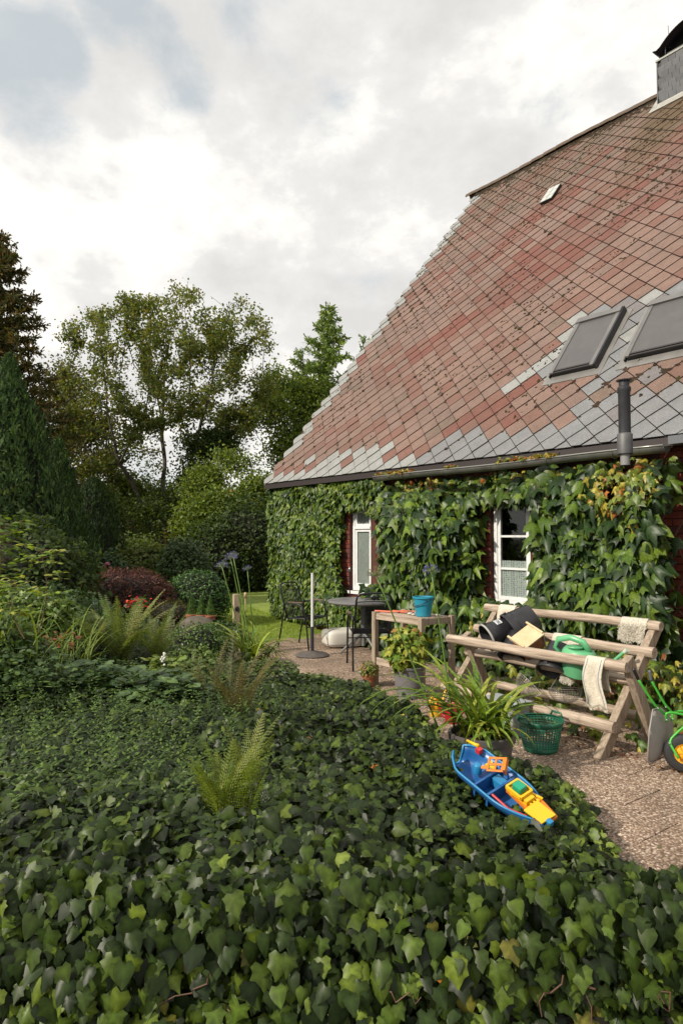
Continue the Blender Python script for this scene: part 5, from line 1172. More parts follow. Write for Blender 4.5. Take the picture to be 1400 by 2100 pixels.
potgeo(g2, .072, .125, TER, t, rings=False, taper=.72, rimh=.035); soil(g2, .06, .11, t); leafball(g2 + [0, 0, .19], (.105, .10, .085), 420, (.02, .04), [(.13, .17, .03), (.18, .20, .04), (.08, .13, .02), (.25, .13, .05)], t)
# red and yellow watering cans behind the big plant
wcan(P(926, 1378, 6.1) * [1, 1, 0] , .66, 2.7, mat('can_red', (.28, .012, .012), .4), 'red plastic watering can on the ground behind the agapanthus', .20, .10, .08, inner=mat('can_red_shaded', (.1, .005, .005), .5), long=.6)
wcan(P(893, 1365, 6.35) * [1, 1, 0] + [0, 0, .0], .75, .9, mat('can_yellow', (.70, .38, .015), .35), 'yellow plastic watering can left of the red one', .19, .09, .08, inner=mat('can_y_shaded', (.2, .1, .005), .5), long=.7)
# ------------------------------------------------------------------ patio furniture
steel = mat('chair_steel', (.012, .013, .016), .4, .3); 
def chair(ctr, f, label):
    f = np.array([*f, 0.]); f /= np.linalg.norm(f); g = np.array([-f[1], f[0], 0]); c = np.array([*ctr, 0.]); t = thing('garden_chair', c, label, 'chair', 'metal garden chairs on the patio')
    Q = lambda a, b, z: c + f * a + g * b + ZV * z
    def sm(pts, n=5):
        P_ = [np.array(p) for p in pts]; out = []
        for i in range(len(P_) - 1):
            for u in np.linspace(0, 1, n)[:-1]: out.append(P_[i] * (1 - u) + P_[i + 1] * u)
        out.append(P_[-1]); a = np.array(out)
        for _ in range(3): a[1:-1] = (a[:-2] + 2 * a[1:-1] + a[2:]) / 4
        return a
    for s in (-1, 1):
        k = MB(); k.tube(sm([Q(.27, s * .27, .0), Q(.20, s * .27, .60), Q(.10, s * .27, .66), Q(-.12, s * .27, .665), Q(-.20, s * .255, .64)]), .012, 8); build('arm', k, steel, t, smooth=True)
        k = MB(); k.tube(sm([Q(-.30, s * .26, .0), Q(-.21, s * .255, .45), Q(-.20, s * .25, .66)]), .012, 8); build('rear_leg', k, steel, t, smooth=True)
        k = MB(); k.box(Q(.03, s * .27, .682), (.26, .04, .014), np.column_stack([f, g, ZV])); build('armrest', k, mat('armrest_wood', (.12, .075, .05), .6), t, bevel=.005)
    k = MB(); k.tube(sm([Q(-.16, -.22, .44), Q(-.30, -.225, .90), Q(-.31, -.17, .95), Q(-.315, .17, .95), Q(-.30, .225, .90), Q(-.16, .22, .44)]), .012, 8); bk = build('back_frame', k, steel, t, smooth=True)
    k = MB()
    k.tube(sm([Q(-.27, -.21, .84), Q(-.275, 0, .85), Q(-.27, .21, .84)]), .006, 6); 
    for q in range(8): a = q * math.pi / 4; k.tube([Q(-.305, 0, .895), Q(-.305, .17 * math.cos(a), .895 + .04 * math.sin(a))], .004, 4)
    k.lathe([(0, -.006), (.03, 0), (0, .006)], Q(-.305, 0, .895), 12, frame(g, f)); build('ornament', k, steel, bk)
    k = MB()
    for b in np.linspace(-.205, .205, 30): k.tube([Q(-.165, b, .46), Q(-.272, b, .84)], .0019, 3, False)
    for z in np.linspace(.47, .83, 26): k.tube([Q(-.165 - .28 * (z - .46), -.215, z), Q(-.165 - .28 * (z - .46), .215, z)], .0019, 3, False)
    build('back_mesh', k, steel, bk, kind='stuff')
    k = MB(); k.tube(sm([Q(-.17, -.235, .44), Q(.20, -.235, .45), Q(.235, -.2, .445), Q(.235, .2, .445), Q(.20, .235, .45), Q(-.17, .235, .44)]), .011, 7); st = build('seat_frame', k, steel, t, smooth=True)
    k = MB()
    for b in np.linspace(-.22, .22, 30): k.tube([Q(-.17, b, .44), Q(.03, b, .43), Q(.23, b, .443)], .0021, 3, False)
    for a in np.linspace(-.16, .22, 26): k.tube([Q(a, -.23, .437), Q(a, .23, .437)], .0021, 3, False)
    build('seat_mesh', k, steel, st, kind='stuff')
    k = MB(); k.tube([Q(.235, -.265, .33), Q(.235, .265, .33)], .008, 6); build('stretcher', k, steel, t)
chair((-.55, 10.27), (.43, -.28), 'black mesh armchair left of the umbrella pole, near the lawn')
chair((.37, 8.72), (-.10, .99), 'black mesh armchair between the round table and the side table')
tb = np.array([.31, 9.75, 0]); t = thing('round_table', tb, 'round grey garden table between the two black chairs', 'table')
k = MB(); k.lathe([(0, .745), (.50, .745), (.515, .738), (.515, .722), (.50, .712), (.47, .70), (0, .70)], tb, 48); build('tabletop', k, mat('table_grey', (.15, .15, .155), .45, col2=(.19, .19, .195), scale=6), t, smooth=True, autosmooth=40)
k = MB(); k.tube([tb + ZV * .1, tb + ZV * .70], .035, 16); build('column', k, mat('table_leg', (.16, .165, .17), .45), t, smooth=True, autosmooth=50)
for q in range(4):
    a = q * math.pi / 2 + .5; k = MB(); k.tube([tb + ZV * .28, tb + [.15 * math.cos(a), .15 * math.sin(a), .2], tb + [.38 * math.cos(a), .38 * math.sin(a), .02]], [.02, .018, .016], 8); build('foot', k, mat('table_leg', (.2, .2, .2), .4), t, smooth=True)
ub = PZ(640, 1345, 0); t = thing('umbrella_stand', ub, 'umbrella base with bare white pole standing on the patio without canopy', 'umbrella stand')
k = MB(); k.lathe([(0, 0), (.225, 0), (.235, .012), (.20, .035), (.06, .055), (.04, .07), (0, .07)], ub, 40); build('base', k, mat('stand_stone', (.07, .06, .055), .85, col2=(.11, .095, .085), scale=20, bump=.3), t, smooth=True, autosmooth=50)
k = MB(); k.tube([ub + ZV * .05, ub + ZV * .40], .024, 16); build('sleeve', k, mat('sleeve_dark', (.03, .03, .045), .4), t, smooth=True, autosmooth=50)
k = MB(); k.tube([ub + ZV * .40, ub + ZV * 1.13], .019, 16); k.tube([ub + ZV * 1.13, ub + ZV * 1.14], .021, 16); build('pole', k, mat('pole_white', (.62, .63, .62), .35), t, smooth=True, autosmooth=50)
cu = np.array([.02, 10.35, 0]); k = MB()
def rbx(a, b):
    th = a * 2 * math.pi; ph = (b - .5) * math.pi; sg = lambda v: math.copysign(abs(v) ** .4, v); return cu + rotz(.3) @ np.array([.30 * sg(math.cos(ph)) * sg(math.cos(th)), .24 * sg(math.cos(ph)) * sg(math.sin(th)), .13 + .13 * sg(math.sin(ph))])
k.grid(rbx, 32, 14); t = thing('footstool', cu, 'white rounded plastic block under the round table', 'footstool'); build('body', k, mat('stool_white', (.60, .58, .53), .45), t, smooth=True); k = MB(); k.tube([np.array(rbx(a, .42)) * 1.0 for a in np.linspace(0, 1, 33)], .004, 5); build('seam', k, mat('seam_grey', (.2, .2, .2), .6), t)
tp_ = np.array([.125, 10.3, 0]); t = thing('garden_torch', tp_, 'thin black garden torch beside the left window', 'torch'); k = MB(); k.tube([tp_, tp_ + ZV * 1.12], .009, 7); build('pole', k, steel, t)
k = MB(); k.lathe([(0, 1.12), (.018, 1.12), (.024, 1.15), (.018, 1.17), (.006, 1.19), (0, 1.2)], tp_, 12); build('lamp_head', k, mat('torch_metal', (.3, .3, .3), .2, .8), t, smooth=True)

# ------------------------------------------------------------------ ferns and bed plants
def frond(base, tipdir, L, w, col, curl=.5, npin=26, lean=0.0):
    """fern frond: arching rachis with paired toothed pinnae"""
    d = unit(np.array(tipdir, float)); hz_ = np.array([d[0], d[1], 0]); hz_ = unit(hz_ + 1e-6); side = np.cross(d, ZV); side = unit(side) if np.linalg.norm(side) > 1e-3 else np.array([1., 0, 0])
    p = np.array(base, float); V = []; T = []; C = []; pts = [p.copy()]; dd = d.copy()
    for i in range(npin): dd = unit(dd + (hz_ * .9 - ZV * .9) * curl / npin); p = p + dd * L / npin; pts.append(p.copy())
    pts = np.array(pts); 
    for i in range(npin):
        t = i / npin; ln = w * (math.sin(math.pi * min(1, (t * .86 + .12)) ** .8) ** .8) * (1 - .15 * R.rand()); a = unit(pts[i + 1] - pts[i]); up = np.cross(side, a)
        for sg in (1, -1):
            b = pts[i + 1]; pd = unit(side * sg + a * .6 - up * (.25 + .3 * R.rand()) * 1); wd = L / npin * .62; nt = 5
            for q in range(nt):
                u0 = q / nt; u1 = (q + .85) / nt; bb = b + pd * ln * u0; ww = wd * (1 - u0 * .75); o = len(V)
                V += [bb, bb + pd * ln * (u1 - u0) * .9 + a * ww, bb + pd * ln * (u1 - u0), bb + pd * ln * (u1 - u0) * .9 - a * ww]; T += [(o, o + 1, o + 2), (o, o + 2, o + 3)]; c = np.array(col) * R.uniform(.8, 1.2); C += [c, c * 1.1, c, c * .9]
    for i in range(npin):
        o = len(V); r = .0022 * (1 - i / npin) + .0006; V += [pts[i] - side * r, pts[i] + side * r, pts[i + 1]]; T.append((o, o + 1, o + 2)); C += [np.array([.16, .13, .04])] * 3
    return np.array(V), np.array(T), np.array(C)
def fern(loc, label, nf, L, w, cols, spread, cat_='fern', lean=(0, 0)):
    loc = np.array(loc, float); t = thing('fern', loc, label, cat_)
    for q in range(nf):
        a = 2 * math.pi * q / nf + R.uniform(-.4, .4); sp = R.uniform(.15, 1) * spread; d = np.array([math.cos(a) * sp + lean[0], math.sin(a) * sp + lean[1], 1]); c = colmix(1, cols)[0]
        V, T, C = frond(loc + [R.normal(0, .03), R.normal(0, .03), 0], d, R.uniform(*L), R.uniform(*w), c, R.uniform(.3, .9)); tri_mesh('frond', V, T, LEAFM, C, t)
def BH(px, py):
    for d in np.arange(1.6, 14, .02):
        q = P(px, py, d)
        if bedh(q[0], q[1])[0] - .03 >= q[2]: return q
    return q
def bed(px, py, d): 
    p = P(px, py, d); return p
FY = [(.15, .21, .022), (.11, .17, .02), (.19, .23, .028)]; FG = [(.15, .20, .06), (.21, .26, .08), (.11, .16, .05), (.27, .28, .12)]
f = BH(465, 1690); fern(f, 'bright yellow-green fern rising from the ivy in the middle foreground', 15, (.18, .30), (.042, .062), FY, .30)
fern(BH(518, 1640), 'olive green fern just right of the bright yellow-green fern', 6, (.30, .40), (.05, .06), [(.19, .24, .06), (.24, .26, .08)], .18)
fern(BH(562, 1592), 'tiny fern sprig right of the two foreground ferns', 2, (.09, .13), (.015, .02), FG, .3, lean=(.4, 0))
fern(BH(245, 1362), 'large dense fern with a ring of upright fronds left of the boxwood bush', 30, (.48, .74), (.065, .10), FG, .5)
fern(BH(318, 1358), 'fern right of the large dense one, by the little white-berried twig', 20, (.4, .6), (.06, .085), FG, .45)
fern(BH(110, 1290), 'green fern half hidden behind the long grass at the left', 12, (.35, .5), (.05, .08), [(.08, .14, .03)], .7)
# dry brownish fern stems before the dark pot
fern(BH(485, 1480), 'faded brownish fern standing in front of the dark agapanthus pot', 14, (.35, .62), (.035, .06), [(.15, .14, .055), (.19, .155, .07), (.11, .12, .05)], .38)
fern(BH(430, 1440), 'faded thin fern left of the brownish one', 8, (.3, .5), (.03, .05), [(.16, .17, .07), (.2, .17, .08)], .45)
def bush(name, c, r, n, size, cols, label, cat_='shrub', tmpl=OVAL, ws=1.3, m=LEAF, wts=None, core=None, stems=8, lump=.22, group=None, fl=0.0):
    c = np.array(c, float); r = np.array(r, float); t = thing(name, [c[0], c[1], c[2] - r[2]], label, cat_, group)
    branches(c, [c[0], c[1], c[2] - r[2]], stems, t, .012 * max(1, r[0]), twig_m, float(r.min()) * .7)
    d = rsph(n); rad = (1 - .42 * R.rand(n) ** 1.5); lu = np.array([1 + lump * noise2(a[0] * 2.5 + c[0], a[1] * 2.5, a[2] * 2.5) + lump * .5 * noise2(a[0] * 7 + c[0], a[1] * 7, a[2] * 7) for a in d])
    pos = c + d * rad[:, None] * lu[:, None] * r
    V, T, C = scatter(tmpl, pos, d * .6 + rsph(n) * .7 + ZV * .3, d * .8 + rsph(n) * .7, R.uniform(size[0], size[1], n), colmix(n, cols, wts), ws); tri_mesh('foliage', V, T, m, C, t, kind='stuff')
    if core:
        k = MB(); k.grid(lambda a, b: c + r * core * np.array([math.cos(a * 6.2832) * math.sin(b * 3.1416), math.sin(a * 6.2832) * math.sin(b * 3.1416), math.cos(b * 3.1416)]), 16, 10); build('dark_core', k, mat('dark_inside', (.012, .014, .008), .95), t, smooth=True)  # added solid core, painted near-black like the shaded inside of the bush
    return t
# ball box, purple maple, juniper, heather
D_ = 12.6
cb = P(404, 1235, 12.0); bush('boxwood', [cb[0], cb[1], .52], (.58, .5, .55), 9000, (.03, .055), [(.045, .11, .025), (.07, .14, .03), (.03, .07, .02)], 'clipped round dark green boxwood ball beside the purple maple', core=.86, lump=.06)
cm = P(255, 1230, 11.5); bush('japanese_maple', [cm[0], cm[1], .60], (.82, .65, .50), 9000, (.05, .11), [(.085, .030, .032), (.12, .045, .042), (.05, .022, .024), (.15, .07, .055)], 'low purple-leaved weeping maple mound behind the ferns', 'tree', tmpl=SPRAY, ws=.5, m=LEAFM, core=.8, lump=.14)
cj = P(185, 1268, 8.2); bush('juniper', [cj[0], cj[1], .68], (.34, .3, .2), 2600, (.025, .05), [(.06, .10, .095), (.085, .13, .12), (.04, .07, .065)], 'blue-grey juniper low between the long grass and the ferns', tmpl=SPRAY, ws=.6, m=LEAFN, core=.7)
ch = P(345, 1262, 10.2); bush('heather', [ch[0], ch[1], .48], (.42, .35, .22), 2800, (.03, .05), [(.07, .07, .02), (.11, .07, .03), (.05, .06, .02)], 'brownish heather bush in front of the maple', tmpl=SPRAY, ws=.5, m=LEAFM, core=.7)
cs = P(400, 1322, 7.0); bush('hebe_bush', [cs[0], cs[1], .52], (.34, .3, .25), 3200, (.02, .035), [(.06, .11, .02), (.09, .15, .03), (.04, .08, .02)], 'small rounded light green bush left of the dark agapanthus pot', core=.75, lump=.1)
# geraniums
cg = P(283, 1250, 9.2); t = bush('geranium', [cg[0], cg[1], .72], (.13, .12, .09), 400, (.04, .07), [(.05, .10, .02), (.04, .08, .02)], 'red flowering geranium glowing between the ferns and the maple', 'flower')
n = 110; ps = np.array([cg[0], cg[1] - .05, .76]) + R.normal(0, 1, (n, 3)) * [.07, .05, .035]; V, T, C = scatter(OVAL, ps, rsph(n) + ZV, rsph(n), R.uniform(.03, .05, n), colmix(n, [(.65, .05, .03), (.70, .10, .05), (.6, .03, .08)]), 2.0); tri_mesh('blossom', V, T, PETAL, C, t, kind='stuff')
# pink flowering hydrangeas
for i, (px, py, d, lab) in enumerate(((150, 1185, 13.5, 'dark bush with a single pink bloom beside the tall dark conifer'), (205, 1178, 14.5, 'dark bush with pale pink blooms above the purple maple'))):
    c = P(px, py, d); t = bush('rhododendron', [c[0], c[1], c[2] - .1], (.70, .5, .6), 3600, (.06, .11), [(.03, .065, .02), (.045, .085, .025)], lab, core=.75)
    for (qx, qy) in ([(162, 1176)] if i == 0 else [(214, 1162), (222, 1167), (220, 1158), (186, 1146)]):
        b = P(qx, qy, d - .55); n = 60; dr = rsph(n); V, T, C = scatter(OVAL, b + dr * .035, dr + rsph(n) * .3, rsph(n), R.uniform(.04, .06, n), colmix(n, [(.60, .22, .35), (.70, .38, .46), (.55, .15, .28)]), 2.0); tri_mesh('bloom', V, T, PETAL, C, t, kind='stuff')
# three dwarf conifers in terracotta
for i, px in enumerate((392, 412, 431)):
    b = P(px, 1277 + i, 9.3); lab = ['leftmost of the three dwarf conifers in terracotta pots', 'middle one of the three dwarf conifers in terracotta pots', 'rightmost of the three dwarf conifers in terracotta pots'][i]
    t = thing('dwarf_conifer', b, lab, 'potted plant', 'dwarf conifers in terracotta pots'); potgeo(b, .075, .11, TER, t, rings=False, rimh=.03)
    n = 420; h = R.rand(n); rr = .062 * (1 - h) ** .7 + .004; a = R.uniform(0, 6.28, n); ps = b + np.column_stack([rr * np.cos(a), rr * np.sin(a), .10 + h * .23]); V, T, C = scatter(SPRAY, ps, np.column_stack([np.cos(a), np.sin(a), np.zeros(n)]) + rsph(n) * .3, np.column_stack([np.cos(a) * .4, np.sin(a) * .4, np.ones(n)]), R.uniform(.025, .045, n), colmix(n, [(.07, .14, .03), (.10, .17, .04), (.04, .09, .02)]), .5); tri_mesh('foliage', V, T, LEAFN, C, t, kind='stuff')
    branches(b + ZV * .25, b + ZV * .08, 2, t, .008, None, .05)
# boulder
c = P(405, 1283, 9.0); k = MB(); k.grid(lambda a, b: c + np.array([.24, .2, .12]) * (1 + .12 * noise2(a * 4, b * 4, 2)) * np.array([math.cos(a * 6.2832) * math.sin(b * 3.1416), math.sin(a * 6.2832) * math.sin(b * 3.1416), math.cos(b * 3.1416)]), 24, 12); tag(build('boulder', k, mat('boulder_stone', (.06, .05, .038), .85, col2=(.13, .11, .085), scale=8, bump=.5), smooth=True, base=c), 'rounded brown boulder below the three dwarf conifers', 'rock')
# tap post
tpb = P(484, 1285, 9.6); tpb[2] = .10; ztop = P(484, 1226, 9.6)[2]; t = thing('tap_post', tpb, 'short wooden post carrying a garden tap beyond the dark agapanthus pot', 'post')
k = MB(); k.box([tpb[0], tpb[1], (ztop + .1) / 2 + .05], (.085, .085, ztop - .1), rotz(.4)); build('post', k, mat('post_wood', (.30, .23, .15), .8, col2=(.42, .33, .23), scale=20, stretch=(1, 1, .15), bump=.3), t, bevel=.004)
k = MB(); zt = ztop; k.tube([tpb * [1, 1, 0] + [.03, -.06, zt - .12], tpb * [1, 1, 0] + [.06, -.14, zt - .13], tpb * [1, 1, 0] + [.06, -.15, zt - .19]], .012, 8); k.lathe([(0, -.01), (.035, -.008), (.035, .008), (0, .01)], tpb * [1, 1, 0] + [.03, -.08, zt - .15], 16, rotx(1.57)); build('tap', k, mat('tap_metal', (.03, .03, .035), .3, .6), t, smooth=True, autosmooth=40)
k = MB(); k.tube([tpb * [1, 1, 0] + [.13, -.02, zt - .3], tpb * [1, 1, 0] + [.13, -.02, zt + .02]], .006, 6); k.lathe([(0, 0), (.018, .0), (.02, .05), (.014, .075), (0, .08)], tpb * [1, 1, 0] + [.13, -.02, zt], 12); build('hose_nozzle', k, mat('nozzle', (.45, .30, .20), .4), t, smooth=True)
# long grass clump, left
t = thing('grass_clump', P(90, 1350, 4.6), 'bright long arching grass clump at the left side of the bed', 'grass'); 
Vs = []; 
for q in range(200):
    b = P(R.uniform(-120, 190), R.uniform(1330, 1400), R.uniform(4.2, 5.4)); L = R.uniform(.28, .55); V, T = strap(None, b, R.uniform(-1.2, 4.2), L, R.uniform(.003, .006), R.uniform(.4, 1.7), R.uniform(.9, 1.5), R.normal(0, .3)); c = colmix(1, [(.15, .22, .035), (.11, .18, .03), (.19, .25, .05)])[0]; Vs.append((V, T, np.tile(c, (len(V), 1))))
V, T, C = cat(Vs); tri_mesh('blades', V, T, LEAFM, C, t, kind='stuff')
# rose shoots at the left edge
def shoot(base, top, nleaf, size, cols, label, name='rose_shoot', cat_='plant', bend=.05, stemr=.004):
    base = np.array(base); top = np.array(top); t = thing(name, base, label, cat_); k = MB(); pts = np.array([base * (1 - u) + top * u + np.array([bend * math.sin(u * 3), 0, 0]) for u in np.linspace(0, 1, 10)]); k.tube(pts, np.linspace(stemr, stemr * .4, 10), 6)
    pr = []; 
    for q in range(nleaf):
        u = R.uniform(.25, 1) ** .8; i = min(8, int(u * 9)); p = pts[i] + (pts[i + 1] - pts[i]) * (u * 9 - i); a = R.uniform(0, 6.28); d = np.array([math.cos(a), math.sin(a), R.uniform(-.1, .5)]); Lp = size[1] * 1.6; k.tube([p, p + d * Lp], .0013, 4, False)
        pos = np.array([p + d * Lp, p + d * Lp * .65, p + d * Lp * .65]); sd_ = np.cross(d, ZV); pr.append(scatter(OVAL, pos, np.tile(ZV, (3, 1)) + rsph(3) * .35, np.array([d, sd_, -sd_]), R.uniform(size[0], size[1], 3), colmix(3, cols), 1.6))
    build('stem', k, mat('shoot_stem', (.12, .07, .03), .6), t); V, T, C = cat(pr); tri_mesh('foliage', V, T, LEAFM, C, t, kind='stuff')
LG = [(.24, .32, .04), (.17, .26, .04), (.32, .34, .07)]
shoot(P(78, 1300, 4.2), P(80, 1125, 4.15), 26, (.035, .06), LG, 'upright rose shoot with pale young leaves left of the ferns')
shoot(P(50, 1310, 4.0), P(40, 1185, 4.0), 22, (.035, .06), LG, 'lower leafy rose shoot left of the tall upright one', bend=-.06)
shoot(P(-25, 1330, 3.4), P(-2, 1060, 3.3), 42, (.04, .065), [(.14, .21, .03), (.10, .17, .03)], 'leafy branch entering at the left edge of the picture', bend=.03)
# broad leaved plants
def clump(c, r, n, size, cols, label, tmpl=OVAL, ws=1.7, name='leafy_plant', wts=None):
    c = np.array(c); t = thing(name, c, label, 'plant'); d = rsph(n); d[:, 2] = np.abs(d[:, 2]); pos = c + d * r * (R.rand(n, 1) ** .4); V, T, C = scatter(tmpl, pos, ZV * 1.1 + rsph(n) * .5, d + rsph(n) * .5 - ZV * .3, R.uniform(size[0], size[1], n), colmix(n, cols, wts), ws); tri_mesh('foliage', V, T, LEAF, C, t, kind='stuff')
    k = MB()
    for q in range(min(30, n // 6)): k.tube([c + R.normal(0, .04, 3) * [1, 1, 0], pos[q]], .0025, 4, False)
    build('stems', k, stem_m, t, kind='stuff'); return t
BG = [(.05, .095, .035), (.07, .12, .04), (.10, .16, .05)]
clump(P(300, 1445, 4.4), (.42, .3, .22), 420, (.06, .10), BG, 'broad leaved dark plant in front of the ferns')
clump(P(190, 1415, 4.5), (.26, .25, .2), 240, (.06, .10), BG, 'broad leaved plant left of the other one below the long grass')
clump(P(30, 1400, 4.2), (.40, .35, .25), 700, (.03, .05), [(.04, .075, .025), (.07, .12, .03)], 'small leaved dark shrub at the left edge under the grass')
t = clump(P(340, 1385, 4.9), (.16, .14, .16), 130, (.05, .08), [(.12, .18, .03), (.16, .20, .04)], 'light green twig with small white berries before the ferns')
n = 9; 
for q in range(n): k = MB(); k.lathe([(0, -.009)] + [(.009 * math.cos(a), .009 * math.sin(a)) for a in np.linspace(-1.2, 1.2, 5)] + [(0, .009)], P(340 + R.normal(0, 7), 1352 + R.normal(0, 6), 4.7), 8); build('berry', k, mat('berry_white', (.6, .6, .55), .4), t, smooth=True)
for i, (px, py, d, r_, n, cols, lab) in enumerate(((120, 1330, 4.9, (.16, .14, .12), 90, [(.22, .05, .02), (.10, .10, .02)], 'reddish brown withered leaves between grass and ferns'), (545, 1375, 6.3, (.30, .25, .10), 500, [(.05, .08, .02), (.10, .14, .03)], 'low bright groundcover at the foot of the dark agapanthus pot'),
        (620, 1405, 6.6, (.45, .25, .10), 900, [(.06, .10, .02), (.10, .15, .03), (.04, .07, .02)], 'light green groundcover along the patio edge of the ivy'), (430, 1390, 5.6, (.35, .3, .16), 500, [(.05, .09, .02), (.09, .13, .03)], 'light leafy groundcover between the ferns and the brownish fern'))):
    clump(P(px, py, d), r_, n, (.03, .055), cols, lab, name='ground_plant')
# filler planting behind the ferns
for (px, py, d, r_, cols, lab) in ((70, 1250, 7.5, (.8, .6, .35), [(.03, .06, .015), (.045, .08, .02)], 'dark low shrub behind the long grass'), (230, 1300, 8.0, (.7, .6, .28), [(.03, .06, .02), (.05, .08, .03)], 'dark green groundcover shrub behind the large fern'),
        (450, 1300, 8.6, (.35, .4, .16), [(.03, .06, .015), (.05, .09, .02)], 'low dark shrub between the boulder and the lawn'), (-150, 1250, 7.5, (1.0, .8, .6), [(.03, .06, .02)], 'shrub outside the left edge of the long grass')):
    c = P(px, py, d); bush('low_shrub', [c[0], c[1], c[2] - r_[2] * .2], r_, 2600, (.04, .07), cols, lab, core=.7)
# lawn blades
n = 60000; x = R.uniform(-3.2, 1.2, n); y = R.uniform(9.6, 16, n); s_ = x * U[0] + y * U[1]; nn_ = x * NV[0] + y * NV[1]; ok = (~hpoly_in(np.column_stack([x, y]), BED)) & (nn_ < NW - .1) & ~hpoly_in(np.column_stack([s_, nn_]), pp)
x, y = x[ok], y[ok]; n = len(x); ps = np.column_stack([x, y, lawn_z(x, y)]); V, T, C = scatter(NEED, ps, rsph(n) * [1, 1, .2], ZV + rsph(n) * .5, R.uniform(.025, .05, n), colmix(n, [(.20, .29, .035), (.26, .33, .05), (.15, .22, .03)])); tag(tri_mesh('grass', V, T, LEAFM, C, None, kind='stuff'), 'short mown grass of the lawn beyond the patio', 'grass')

# ------------------------------------------------------------------ trees
def colonize(base, attr, step=.45, infl=4.0, kill=.8, trunk_h=1.0, iters=130, bias=(0, 0, .12), wob=.10, stems=None):
    nodes = [np.array(base, float)]; par = [-1]
    for (dx, dy, hh) in (stems or ()):
        m_ = int(hh / step); o_ = 0
        for i in range(m_): nodes.append(nodes[o_] + np.array([dx * step * (.4 + i / m_) + R.normal(0, .03), dy * step * (.4 + i / m_) + R.normal(0, .03), step])); par.append(o_); o_ = len(nodes) - 1
    for i in range(0 if stems else int(trunk_h / step)): nodes.append(nodes[-1] + np.array([R.normal(0, .04), R.normal(0, .04), step])); par.append(len(nodes) - 2)
    A = np.array(attr); near = np.zeros(len(A), int); nd = np.full(len(A), 1e9); N_ = np.array(nodes)
    d = np.linalg.norm(A[:, None] - N_[None], axis=2); near = d.argmin(1); nd = d.min(1); alive = np.ones(len(A), bool)
    for it in range(iters):
        act = alive & (nd < infl)
        if not act.any(): break
        src = near[act]; dirs = unit(A[act] - N_[src]); new = []; newp = []
        for s in np.unique(src):
            v = dirs[src == s].sum(0); v = unit(unit(v) + np.array(bias) + R.normal(0, wob, 3)); new.append(N_[s] + v * step); newp.append(s)
        new = np.array(new); newp = np.array(newp); dk = np.linalg.norm(new[:, None] - N_[None], axis=2).min(1) > step * .45
        if not dk.any():
            alive &= ~np.isin(near, list(set(newp))); continue
        stuck = set(newp[~dk]); alive &= ~(np.isin(near, list(stuck)) & (nd < kill * 2.5)); new = new[dk]; newp = list(newp[dk]); o = len(N_); N_ = np.vstack([N_, new]); par += newp
        dn = np.linalg.norm(A[:, None] - new[None], axis=2); m = dn.min(1); a = dn.argmin(1) + o; u = m < nd; nd = np.where(u, m, nd); near = np.where(u, a, near); alive &= nd > kill
        if len(N_) > 7000: break
    return N_, np.array(par)
def treemesh(N_, par, r_tip=.012, expo=2.2, rmax=.4):
    k = len(N_); pl_ = np.zeros(k)
    for i in range(1, k): pl_[i] = pl_[par[i]] + np.linalg.norm(N_[i] - N_[par[i]])
    w = np.zeros(k); ch = np.bincount(par[par >= 0], minlength=k); w[ch == 0] = r_tip ** expo
    for i in range(k - 1, 0, -1): w[par[i]] += w[i]
    r = np.minimum(w ** (1 / expo), rmax) * (1 - .72 * (pl_ / pl_.max()) ** .8); V = []; T = []; n = 5; off = np.arange(k) * 2 * n
    Va = []; Ta = []
    i = np.arange(1, k); a = N_[par[i]]; b = N_[i]; ax = unit(b - a); ref = np.where(np.abs(ax[:, 2:3]) < .9, ZV, np.array([1., 0, 0])); e1 = unit(np.cross(ax, ref)); e2 = np.cross(e1, ax)
    ra = np.minimum(r[par[i]], r[i] * 1.5); rb = r[i]
    for q in range(n):
        t = 2 * math.pi * q / n; o = math.cos(t) * e1 + math.sin(t) * e2; Va.append(a - ax * .02 + o * ra[:, None]); Va.append(b + ax * .02 + o * rb[:, None])
    V = np.stack(Va, 1); m = len(i); base = (np.arange(m) * 2 * n)[:, None]
    T = np.concatenate([np.stack([base[:, 0] + 2 * q, base[:, 0] + 2 * ((q + 1) % n), base[:, 0] + 2 * ((q + 1) % n) + 1], 1) for q in range(n)] + [np.stack([base[:, 0] + 2 * q, base[:, 0] + 2 * ((q + 1) % n) + 1, base[:, 0] + 2 * q + 1], 1) for q in range(n)])
    return V.reshape(-1, 3), T, r, ch
def broadtree(name, base, attr, label, leafn, lsize, cols, wts=None, rtip=.012, spread=.45, tmpl=DIAM, ws=1.3, hang=.3, group=None, minr=.045, m=LEAFM, **kw):
    t = thing(name, base, label, 'tree', group); N_, par = colonize(base, attr, **kw); V, T, r, ch = treemesh(N_, par, rtip)
    tri_mesh('trunk', V, T, bark, None, t, smooth=True)
    tips = np.flatnonzero((r < minr)); wt_ = np.array([max(.03, .55 + 1.3 * noise2(q[0] * .9, q[2] * .9, q[1] * .9)) ** 2 for q in N_[tips]]); i = R.choice(tips, leafn, p=wt_ / wt_.sum()); cl = R.normal(0, 1, (len(N_), 3)) * .12
    pos = N_[i] + R.normal(0, spread, (leafn, 3)) * [1, 1, .75]
    V, T, C = scatter(tmpl, pos, rsph(leafn) + ZV * .8, rsph(leafn) - ZV * hang, R.uniform(lsize[0], lsize[1], leafn), colmix(leafn, cols, wts, .3), ws); tri_mesh('crown', V, T, m, C, t, kind='stuff'); return t
